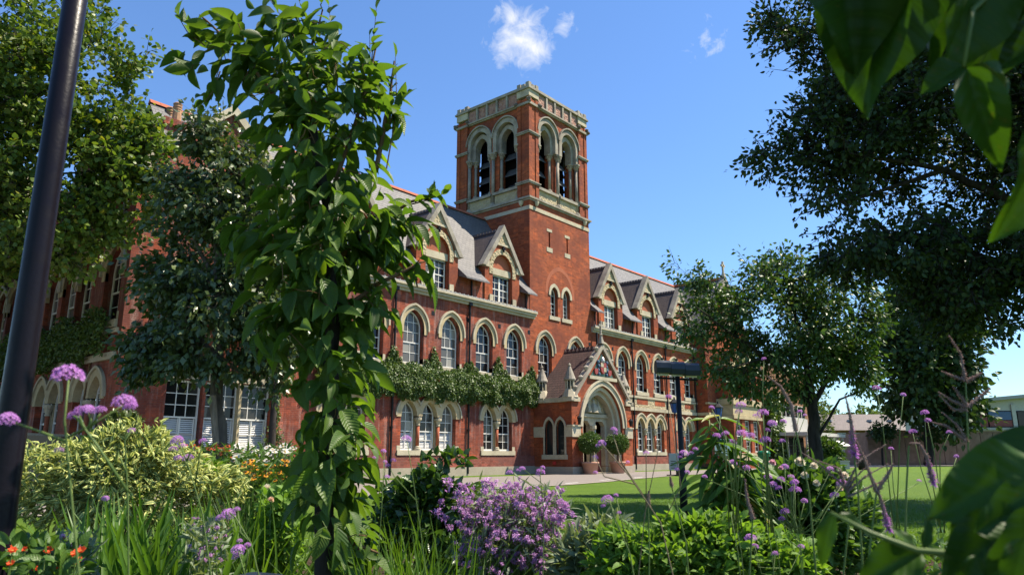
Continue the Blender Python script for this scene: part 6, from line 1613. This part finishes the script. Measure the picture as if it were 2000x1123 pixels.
vs_, vp = bush('variegated_shrub', 'cream-and-green variegated shrub spreading in front of the shaded wing', (230, d5),
     [blob(120, 920, 85, 60, d5), blob(220, 940, 100, 70, d5), blob(320, 920, 90, 60, d5), blob(270, 990, 130, 45, d5), blob(140, 980, 90, 50, d5), blob(400, 960, 55, 55, d5), blob(255, 850, 28, 32, d5), blob(300, 845, 16, 28, d5), blob(215, 850, 18, 25, d5), blob(20, 960, 40, 60, d5), blob(450, 950, 30, 40, d5), blob(60, 900, 35, 35, d5), blob(300, 870, 30, 35, d5), blob(215, 880, 50, 40, d5)], 9000, .066, 'leaf_variegated', leaf_template(3, .36, .8, .25, .45), stem_n=30, gap=.3, gscale=4)
bush('olive_shrub', 'small grey-green shrub against the shaded wall', (238, 9.0), [blob(240, 830, 32, 30, 9.), blob(228, 860, 34, 30, 9.)], 1100, .07, 'leaf_pear', TL)
bush('green_shrub', 'bright green low shrub above the variegated leaves', (195, 7.5), [blob(190, 872, 38, 22, 7.5), blob(205, 895, 55, 22, 7.5), blob(390, 925, 60, 30, 7.)], 1300, .08, 'leaf_bright', TL)
bush('rose_bush', 'dark glossy rose bush beside the dogwood tree', (820, 4.6), [blob(850, 925, 58, 34, 4.6), blob(800, 960, 65, 45, 4.6), blob(790, 1040, 70, 60, 4.6), blob(880, 980, 55, 50, 4.6), blob(870, 1060, 80, 55, 4.6), blob(890, 905, 30, 25, 4.6)], 2600, .066, 'leaf_rose', TW, gap=.3, gscale=4)
gb, _ = bush('green_bush', 'bright leafy green bush in front of the shaded lawn', (1330, 3.1), [blob(1330, 1085, 130, 50, 3.1), blob(1250, 1105, 100, 45, 3.1), blob(1430, 1085, 110, 60, 3.1), blob(1330, 1030, 50, 22, 3.1), blob(1520, 1100, 80, 60, 3.1), blob(1220, 1060, 60, 30, 3.1), blob(1400, 1030, 60, 25, 3.1)], 5600, .047, 'leaf_bright', leaf_template(3, .5, .8, .2, .3), stem_n=40)
bush('grey_green_herb', 'narrow-leaved grey-green herb beside the purple bush', (1160, 3.6), [blob(1170, 1080, 60, 60, 3.6), blob(1130, 1110, 50, 40, 3.6), blob(1195, 1050, 30, 35, 3.6)], 900, .085, 'leaf_grey', TN, stem_n=20)
rb, rp = bush('tangled_bush', 'tangled darker green bush dotted with pale roses by the tall leaves', (1570, 3.9), [blob(1500, 985, 75, 38, 3.9), blob(1580, 950, 80, 45, 3.9), blob(1560, 1010, 110, 50, 3.9), blob(1640, 1010, 70, 55, 3.9), blob(1460, 1000, 60, 45, 3.9), blob(1600, 1070, 120, 55, 3.9), blob(1560, 930, 45, 25, 3.9)], 3400, .062, 'leaf_mid', TL, stem_n=40, gap=.25, gscale=4)
for i, (x, y, w, k) in enumerate(((1562, 905, 30, 'petal_cream'), (1590, 912, 22, 'petal_cream'), (1572, 930, 22, 'petal_cream'), (1508, 905, 20, 'petal_pink'), (1500, 917, 16, 'petal_peach'), (1650, 930, 22, 'petal_cream'), (1640, 955, 18, 'petal_peach'), (1595, 945, 20, 'petal_cream'), (1525, 915, 14, 'petal_pink'))):
    place('rose', ROSES[k], rb, P(x, y, 3.7), UP * .8 - FW * .6 + RT * random.uniform(-.3, .5), w * .5 / 1470 * 3.7)
dc = 3.9
pb = thing('purple_bush', (P(1000, 889.5, dc).x, P(1000, 889.5, dc).y, 0), 'broad bush covered in small purple flower clusters at the lawn edge', 'flowering shrub')
pbl = [blob(1000, 1020, 95, 75, dc), blob(960, 980, 70, 40, dc), blob(1060, 1040, 70, 70, dc), blob(1040, 970, 50, 35, dc), blob(1000, 1090, 110, 40, dc), blob(910, 985, 30, 25, dc), blob(1075, 985, 35, 35, dc), blob(940, 1040, 50, 50, dc)]
pos = sample_blobs(pbl, 1700, 0, 1, .5, .02); N = len(pos)
leaves('foliage', 'leaf_grey', leaf_template(3, .16, .8, .2, .35), pos, rng.normal(size=(N, 3)) * .6 + np.array([.0, 0, -.1]), rng.normal(size=(N, 3)) + np.array([0, 0, .6]), .06 * rng.uniform(.6, 1.4, N), pb, 'stuff')
hp = sample_blobs([(b[0], b[1] * 1.12, b[2] * 1.1, b[3] * 1.1) for b in pbl], 285, 0, 1, .4, .1)
m = MB(); b = np.array((P(1000, 889.5, dc).x, P(1000, 889.5, dc).y, 0.))
for i, q in enumerate(hp):
    if True: mid_ = (b + q) / 2 + rng.normal(size=3) * .05 + np.array([0, 0, .12]); m.tube([tuple(b + rng.normal(size=3) * .06 * np.array([1, 1, 0])), tuple(mid_), tuple(q)], [.003, .002, .0012], 5)
m.build('stems', 'stem_green', pb)
ex = sample_blobs([(b_[0], b_[1] * 1.05, b_[2], b_[3]) for b_ in pbl], 260, 0, 1, .5, .1)
pv = np.repeat(ex, 34, axis=0) + rng.normal(size=(260 * 34, 3)) * .007
leaves('flower_mass', 'petal_mauve', DIAMOND, pv, rng.normal(size=(len(pv), 3)), rng.normal(size=(len(pv), 3)), .013 * rng.uniform(.7, 1.3, len(pv)), pb, 'stuff')
for i, q in enumerate(hp): place('flower_head', PUFFS[i % 4], pb, Vector(q) - FW * .1, UP + RT * random.uniform(-.6, .6) - FW * random.uniform(0, .6), random.uniform(.012, .022))
for i, (x, y, w) in enumerate(((875, 945, 26), (892, 965, 20), (855, 1000, 22), (868, 1012, 18), (862, 980, 14), (905, 950, 24), (950, 940, 22), (962, 948, 18), (945, 955, 16), (1097, 1010, 20), (1105, 985, 16), (995, 955, 14), (1075, 965, 16), (1010, 945, 16), (880, 1030, 18))): place('flower_head', PUFFS[i % 4], pb, P(x, y, dc - .15), UP, w * .6 / 1470 * dc)

# ---- persicaria: tall stems with long drooping leaves
dq = 3.4
pe = thing('tall_leafy_plant', (P(1420, 889.5, dq).x, P(1420, 889.5, dq).y, 0), 'tall plant with long drooping lance-shaped green leaves beside the lamp post', 'plant')
PM = [big_leaf_mesh(9, 2, .26, c_, .4, .03, 'leaf_pers', seed=i) for i, c_ in enumerate((.2, .38, .55))]
m = MB()
for (x0, x1, y1) in ((1400, 1385, 820), (1425, 1450, 850), (1440, 1405, 812), (1450, 1462, 890), (1410, 1430, 930)):
    pts = [Vector((P(x0, 889.5, dq).x, P(x0, 889.5, dq).y, 0)), P((x0 + x1) / 2 + 4, 980, dq), P(x1, y1, dq)]
    m.tube(pts, [.006, .005, .003], 6)
    k = 0; y = y1
    while y < 1040:
        w = (y - y1) / (1040 - y1); x = x1 + (x0 - x1) * w
        s = 1 if k % 2 else -1
        a = RT * s * random.uniform(.5, 1.0) + FW * random.uniform(-.6, .4) + UP * random.uniform(-1.1, .15)
        leaf_obj(PM[k % 3], pe, P(x, y, dq), a, UP + RT * s * .2 - FW * .3, random.uniform(.13, .22) * (.55 + .45 * min(1, w * 4 + .3)))
        y += random.uniform(5, 9); k += 1
m.build('stem', 'stem_green', pe, True)

# ---- veronicastrum and other flower spikes
def spike_mesh(m, pts, r, n=260, bristle=.006):
    pts = [np.array(p) for p in pts]; k = len(pts)
    for i in range(n):
        t_ = random.random(); f = t_ * (k - 1); j = min(int(f), k - 2); c_ = pts[j] + (pts[j + 1] - pts[j]) * (f - j)
        rr = r * (1 - .75 * t_); d_ = np.array([random.gauss(0, 1) for _ in range(3)]); d_ /= np.linalg.norm(d_); e = c_ + d_ * (rr + bristle * (1 - .6 * t_)); s = np.cross(d_, [.3, .5, .8]); s /= np.linalg.norm(s)
        q = len(m.v); w = rr * .35 + .0008; m.v += [tuple(c_ + s * w), tuple(c_ - s * w), tuple(e)]; m.f.append((q, q + 1, q + 2))
def spikes(label, depth, stem, sp, r=.006, purple=()):
    r *= .68
    b = P(*stem[0], depth)
    t_ = thing('flower_spike', (b.x, b.y, 0), label, 'flower', 'slender flower spikes')
    m = MB(); m.tube([Vector((b.x, b.y, 0))] + [P(x, y, depth) for x, y in stem], [.003] + [.0026 - .001 * i / len(stem) for i in range(len(stem))], 6)
    m.build('stem', 'stem_green', t_)
    for i, s in enumerate(sp):
        pts = [P(x, y, depth) for x, y in s]
        m = MB(); m.tube(pts, [r * (1 - .8 * k / (len(pts) - 1)) for k in range(len(pts))], 7); spike_mesh(m, pts, r); m.build('spike', 'petal_spike', t_)
        if i in purple:
            m = MB(); q0, q1 = pts[0], pts[0] + (pts[1] - pts[0]) * .9
            spike_mesh(m, [q0 - (q1 - q0) * .1, q1], r * 1.5, 220, .008); m.build('open_florets', 'petal_purple', t_)
spikes('arching flower spike in front of the modern block', 1.9, [(1600, 1190), (1580, 960), (1555, 842)], [[(1555, 842), (1545, 790), (1525, 755), (1500, 735)]], .0085)
spikes('upright grey-purple flower spike before the far terrace', 1.8, [(1690, 1190), (1676, 960), (1668, 885)], [[(1668, 882), (1662, 820), (1651, 772)]], .0085, (0,))
spikes('whorled flower spike plant against the evergreen tree', 1.8, [(1905, 1190), (1895, 960), (1888, 800), (1886, 745)], [[(1886, 745), (1876, 690), (1853, 655)], [(1888, 795), (1860, 782), (1832, 765)], [(1888, 790), (1870, 765), (1862, 755)], [(1888, 795), (1920, 770), (1934, 758)], [(1888, 745), (1905, 735), (1918, 728)], [(1886, 742), (1862, 735), (1840, 725)], [(1888, 800), (1862, 800), (1834, 770)], [(1888, 862), (1870, 830), (1840, 805)], [(1888, 862), (1850, 832), (1820, 824)]], .0045)
spikes('drooping purple-tipped flower spike over the lawn', 1.7, [(1765, 1190), (1770, 960), (1775, 870)], [[(1822, 938), (1810, 890), (1795, 866), (1777, 865)]], .0075, (0,))
spikes('bent flower spike with a purple end above the broad leaves', 1.6, [(1690, 1190), (1700, 1060), (1712, 960)], [[(1735, 1030), (1722, 980), (1712, 950), (1695, 915)], [(1712, 960), (1735, 925), (1745, 905)], [(1712, 960), (1690, 900), (1672, 860)]], .006, (0,))
spikes('short straight purple flower spike among the right bushes', 2.0, [(1460, 1190), (1468, 1050), (1470, 1010)], [[(1470, 1012), (1458, 970), (1455, 935)]], .0075)
spikes('small grey flower spike over the shaded lawn', 2.6, [(1268, 1190), (1268, 1060), (1266, 985)], [[(1266, 985), (1266, 970), (1267, 958)]], .011)
spikes('tiny flower spike in front of the lamp post foot', 2.4, [(1350, 1190), (1340, 1060), (1312, 950)], [[(1312, 948), (1310, 938), (1309, 930)]], .007)
spikes('feathery spikes beside the broad-leaved shrub', 1.9, [(1640, 1190), (1660, 1000), (1650, 950)], [[(1650, 950), (1640, 915), (1600, 900)], [(1655, 960), (1690, 930), (1735, 905)], [(1652, 955), (1672, 930), (1700, 905)], [(1655, 960), (1640, 925), (1628, 915)], [(1652, 950), (1678, 900), (1730, 868)], [(1655, 970), (1700, 950), (1720, 940)], [(1650, 950), (1600, 905), (1560, 880)]], .0042)

# ---- flowers on the left
def patch(name, label, depth, box, n, meshes, size, mat, lt=TN, nl=900, ls_=.07, cat='flowers', zlow=.0, face=.5):
    x0, x1, y0, y1 = box
    b = P((x0 + x1) / 2, 889.5, depth); t_ = thing(name, (b.x, b.y, 0), label, cat)
    m = MB(); lp, la = [], []
    for i in range(n):
        q = P(random.uniform(x0, x1), random.uniform(y0, y1), depth + random.uniform(-.3, .3))
        a = Vector((q.x + random.gauss(0, .06), q.y + random.gauss(0, .06), zlow))
        m.tube([a, (a + q) / 2 + RT * random.gauss(0, .02), q], [.003, .0025, .002], 4, False)
        place('flower_head', meshes[i % len(meshes)], t_, q, UP + RT * random.uniform(-.5, .5) - FW * random.uniform(0, 2 * face), size * random.uniform(.75, 1.2))
    m.build('stems', 'stem_green', t_)
    N = nl; w = rng.random(N)
    pp = np.array([np.array(P(random.uniform(x0 - 8, x1 + 8), random.uniform(y0 + 8, y1 + 90), depth + random.uniform(-.25, .35))) for _ in range(N)])
    pp[:, 2] = np.maximum(pp[:, 2], .02)
    leaves('foliage', mat, lt, pp, rng.normal(size=(N, 3)) * .6 + np.array([0, 0, .5]), rng.normal(size=(N, 3)) + np.array([0, 0, .5]), ls_ * rng.uniform(.6, 1.3, N), t_, 'stuff')
patch('daisy_clump', 'clump of white daisies behind the orange flowers', 7.2, (450, 575, 868, 905), 70, [DAISY], .036, 'leaf_mid', nl=1100, ls_=.09)
patch('orange_helenium', 'drift of orange-yellow flowers below the white daisies', 6.2, (468, 575, 897, 938), 85, [HELEN[0]], .026, 'leaf_mid', nl=1100, ls_=.08)
patch('rust_helenium', 'drift of rust-red flowers below the shuttered windows', 7.4, (325, 455, 866, 896), 48, [HELEN[1]], .03, 'leaf_mid', nl=900, ls_=.09)
patch('scarlet_geum', 'scatter of scarlet flowers low at the foot of the dark post', 2.6, (15, 160, 1050, 1118), 26, [GEUM], .018, 'leaf_mid', lt=TL, nl=500, ls_=.05)
patch('peach_rose', 'peach-coloured roses beside the dogwood foot', 4.4, (520, 575, 950, 1010), 12, [ROSES['petal_peach'], ROSES['petal_cream']], .03, 'leaf_bright', lt=TL, nl=1500, ls_=.06)
patch('pink_rose', 'small pale pink roses low under the purple bush', 4.2, (880, 960, 1040, 1110), 14, [ROSES['petal_pink'], ROSES['petal_cream']], .022, 'leaf_rose', lt=TW, nl=500, ls_=.05)
patch('violet_salvia', 'violet flower spires beside the scarlet flowers', 3.0, (110, 180, 1040, 1095), 30, [PUFFS[0]], .012, 'leaf_grey', nl=400, ls_=.05)
patch('lilac_catmint', 'hazy lilac flower spires below the variegated shrub', 3.4, (370, 440, 1010, 1095), 34, [PUFFS[1]], .012, 'leaf_grey', nl=400, ls_=.05)

# ---- iris and grass blades
def blades(name, label, depth, box, n, ht, w, mat, lean=.25, cat='grass', kind_part='stuff'):
    x0, x1 = box; b = P((x0 + x1) / 2, 889.5, depth); t_ = thing(name, (b.x, b.y, 0), label, cat)
    pos = np.array([np.array(P(random.uniform(x0, x1), 889.5, depth + random.uniform(-.45, .45))) for _ in range(n)]); pos[:, 2] = 0
    ax = np.array([0, 0, 1.]) + rng.normal(size=(n, 3)) * lean * np.array([1, 1, .2])
    leaves('blades', mat, leaf_template(5, w, .55, .3, .25), pos, ax, rng.normal(size=(n, 3)) * np.array([1, 1, .1]), ht * rng.uniform(.55, 1.1, n), t_, kind_part)
blades('iris_clump', 'clump of upright sword-shaped iris leaves in front of the variegated shrub', 3.8, (190, 420), 330, .78, .055, 'blade_iris', .2, 'plant')
blades('fine_grass', 'fine green grassy stems between the dogwood and the purple bush', 3.3, (690, 880), 420, .72, .02, 'blade_grass', .3)
blades('tall_grass', 'tuft of fine grass to the right of the variegated shrub', 4.4, (440, 560), 260, .8, .025, 'blade_grass', .28)
blades('lawn_edge_grass', 'ragged grass tufts along the edge of the shaded lawn', 6.9, (1090, 1330), 700, .34, .05, 'blade_grass', .3)

# ---- low cover over the soil
N = 11000
px_ = rng.uniform(-250, 2250, N); dd = rng.uniform(2.0, 8.0, N) 
pp = np.array([np.array(P(x, 889.5, d_)) for x, d_ in zip(px_, dd)])
pp[:, 2] = rng.random(N) ** 1.4 * np.where(dd > 6.5, .22, .42)
ob = newobj('ground_cover', leaf_mesh('ground_cover', 'leaf_mid', leaf_template(2, .5, .8, .2, .25), pp, rng.normal(size=(N, 3)) * .7 + np.array([0, 0, .5]), rng.normal(size=(N, 3)) * .7 + np.array([0, 0, .8]), .085 * rng.uniform(.5, 1.4, N)))
tag(ob, 'low mixed green leaves covering the soil of the flower bed', 'ground cover', kind='stuff')
c = P(490, 1158, 3.0)
m = MB(); m.lathe((0, 0, 0), [(.02, -.12), (.16, -.08), (.19, .0), (.13, .055), (.02, .075)], 14); o = m.build('edging_stone', 'sandstone', None, True, True, (c.x, c.y, c.z)); o.scale = (1, .7, 1)
tag(o, 'rounded pale stone at the bottom edge beside the dogwood foot', 'stone')

# ---- mown grass blades on the near lawn
N = 56000
px_ = rng.uniform(980, 2050, N); dd = 7.4 + 11 * rng.random(N) ** 1.3
pp = np.array([0, 0, 0]) + (FWn[None] * dd[:, None] + RTn[None] * ((px_ - 1000) / 1470 * dd)[:, None]); pp[:, 2] = -.004
ok = (pp[:, 0] > 0) & (pp[:, 1] < 15.0 + np.maximum(0, (pp[:, 0] - 19) * .2))
pp = pp[ok]; N = len(pp)
ob = newobj('lawn_grass', leaf_mesh('lawn_grass', 'blade_grass', (np.array([(-.09, 0, 0), (.09, 0, 0), (0, 1, -.25)]), np.array([(0, 1, 2)]), np.array([(0, 0), (1, 0), (.5, 1)])), pp, rng.normal(size=(N, 3)) * .45 + np.array([0, 0, 1]), rng.normal(size=(N, 3)) * np.array([1, 1, .2]), .04 * rng.uniform(.6, 1.4, N)))
tag(ob, 'short mown grass blades of the sunlit lawn', 'grass', kind='stuff')
